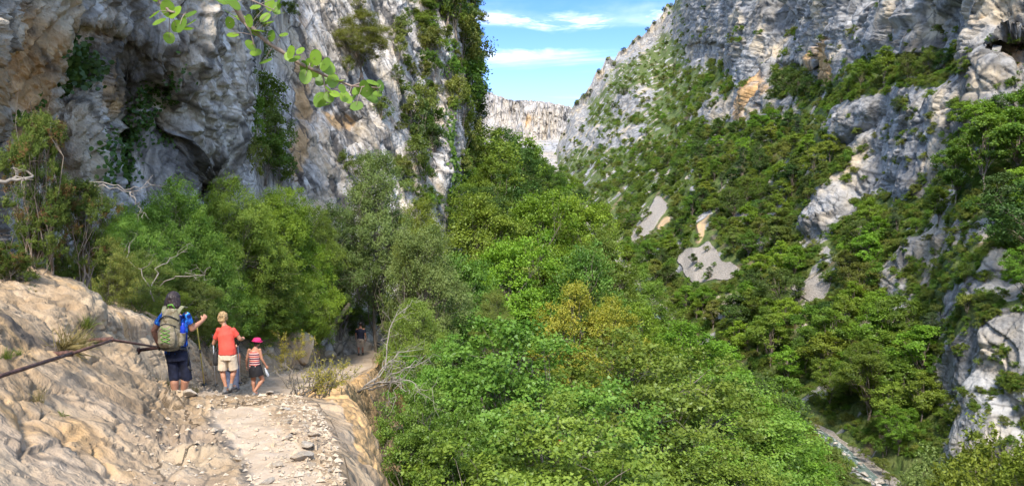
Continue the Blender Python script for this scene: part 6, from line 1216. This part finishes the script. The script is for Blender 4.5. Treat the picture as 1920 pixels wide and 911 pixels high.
# ================================================================== CAMERA, SKY, SUN
cam = bpy.data.cameras.new('camera'); co = bpy.data.objects.new('camera', cam); COL.objects.link(co)
cam.sensor_width = 36; cam.lens = F / 1920 * 36; cam.shift_y = -(HZ - 455.5) / 1920 * -1
co.location = (0, 0, 0); co.rotation_euler = (math.pi / 2, 0, 0); cam.clip_end = 6000; cam.clip_start = .05
SC.camera = co
TS = Vector((-.08, -.66, .75)).normalized()
EL = math.asin(TS.z); AZ = math.atan2(TS.x, TS.y)
s = bpy.data.lights.new('sun', 'SUN'); s.energy = 1.65; s.angle = math.radians(13.0); s.color = (1, .945, .86)
so = bpy.data.objects.new('sun', s); COL.objects.link(so); so.rotation_euler = TS.to_track_quat('Z', 'Y').to_euler()
w = bpy.data.worlds.new('World'); SC.world = w; w.use_nodes = True; nt = w.node_tree; nt.nodes.clear(); t = NT(nt)
sky = t.n('ShaderNodeTexSky', sky_type='NISHITA'); sky.sun_disc = False; sky.sun_elevation = EL; sky.sun_rotation = AZ; sky.altitude = 600; sky.air_density = 1.0; sky.dust_density = .6; sky.ozone_density = 1.3
dirv = t.n('ShaderNodeTexCoord').outputs['Generated']
sp = t.n('ShaderNodeSeparateXYZ'); t.l(dirv, sp.inputs[0])
ze = t.math('MAXIMUM', sp.outputs[2], .03)
cv = t.n('ShaderNodeCombineXYZ'); t.l(t.math('DIVIDE', sp.outputs[0], ze), cv.inputs[0]); t.l(t.math('DIVIDE', sp.outputs[1], ze), cv.inputs[1])
# thin high cloud on a flat layer, seen in perspective
n1 = t.noise(t.map(cv.outputs[0], (.35, .55, 1), (0, 0, .1), (2.2, 1.0, 0)), 1, 7, .6, .7)
n2 = t.noise(t.map(cv.outputs[0], (.22, .55, 1), loc=(6.5, 3.3, 0)), 1, 4, .5, .3)
cl = t.mr(t.math('ADD', t.math('MULTIPLY', n1, .55), t.math('MULTIPLY', n2, .75)), .68, .88)
# one brighter bank low over the end of the valley
el = t.math('ADD', t.math('DIVIDE', sp.outputs[2], t.math('MAXIMUM', sp.outputs[1], .05)), t.math('MULTIPLY', t.math('SUBTRACT', t.noise(t.map(dirv, (7, 7, 16), loc=(1, 2, 3)), 1, 5, .6, .4), .5), .055))
fib = t.mr(t.noise(t.map(dirv, (9, 9, 60), (0, .06, 0)), 1, 5, .65, .6), .38, .62)
band = t.math('MULTIPLY', t.mr(t.math('ABSOLUTE', t.math('SUBTRACT', el, .222)), .002, .022, 1, 0), t.math('MULTIPLY', t.math('MULTIPLY', t.mr(n1, .30, .52), t.math('ADD', t.math('MULTIPLY', fib, .6), .4)), t.mr(sp.outputs[1], .5, .9)))
band2 = t.math('MULTIPLY', t.mr(t.math('ABSOLUTE', t.math('SUBTRACT', el, .285)), .0, .016, .8, 0), t.math('MULTIPLY', t.math('MULTIPLY', t.mr(n1, .36, .6), fib), t.mr(sp.outputs[1], .5, .9)))
cl = t.math('MAXIMUM', t.math('MULTIPLY', cl, .8), t.math('MAXIMUM', band, band2), clamp=True)
skyc = t.mix(1.0, sky.outputs[0], t.mix(t.mr(sp.outputs[2], .3, .6), t.mix(t.mr(sp.outputs[2], .13, .31), (.315, .35, .445), (.17, .27, .475)), (1.15, 1.02, .88)), 'MULTIPLY')  # low sky toned down; unseen high sky tinted warm to warm the ambient light
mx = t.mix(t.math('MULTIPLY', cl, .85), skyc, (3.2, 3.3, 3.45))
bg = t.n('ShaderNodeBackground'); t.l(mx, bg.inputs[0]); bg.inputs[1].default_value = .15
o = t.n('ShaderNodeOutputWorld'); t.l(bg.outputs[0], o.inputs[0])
SC.render.engine = 'CYCLES'; cy = SC.cycles
cy.max_bounces = 6; cy.diffuse_bounces = 4; cy.glossy_bounces = 2; cy.transmission_bounces = 4; cy.transparent_max_bounces = 4; cy.caustics_reflective = False; cy.caustics_refractive = False
cy.use_denoising = True
try: cy.denoiser = 'OPENIMAGEDENOISE'; cy.denoising_input_passes = 'RGB_ALBEDO_NORMAL'; cy.denoising_prefilter = 'ACCURATE'
except Exception: pass
cy.use_adaptive_sampling = True; cy.adaptive_threshold = .02; cy.sample_clamp_indirect = 6
SC.view_settings.view_transform = 'Standard'; SC.view_settings.look = 'None'; SC.view_settings.exposure = EXPOSURE; SC.view_settings.gamma = 1
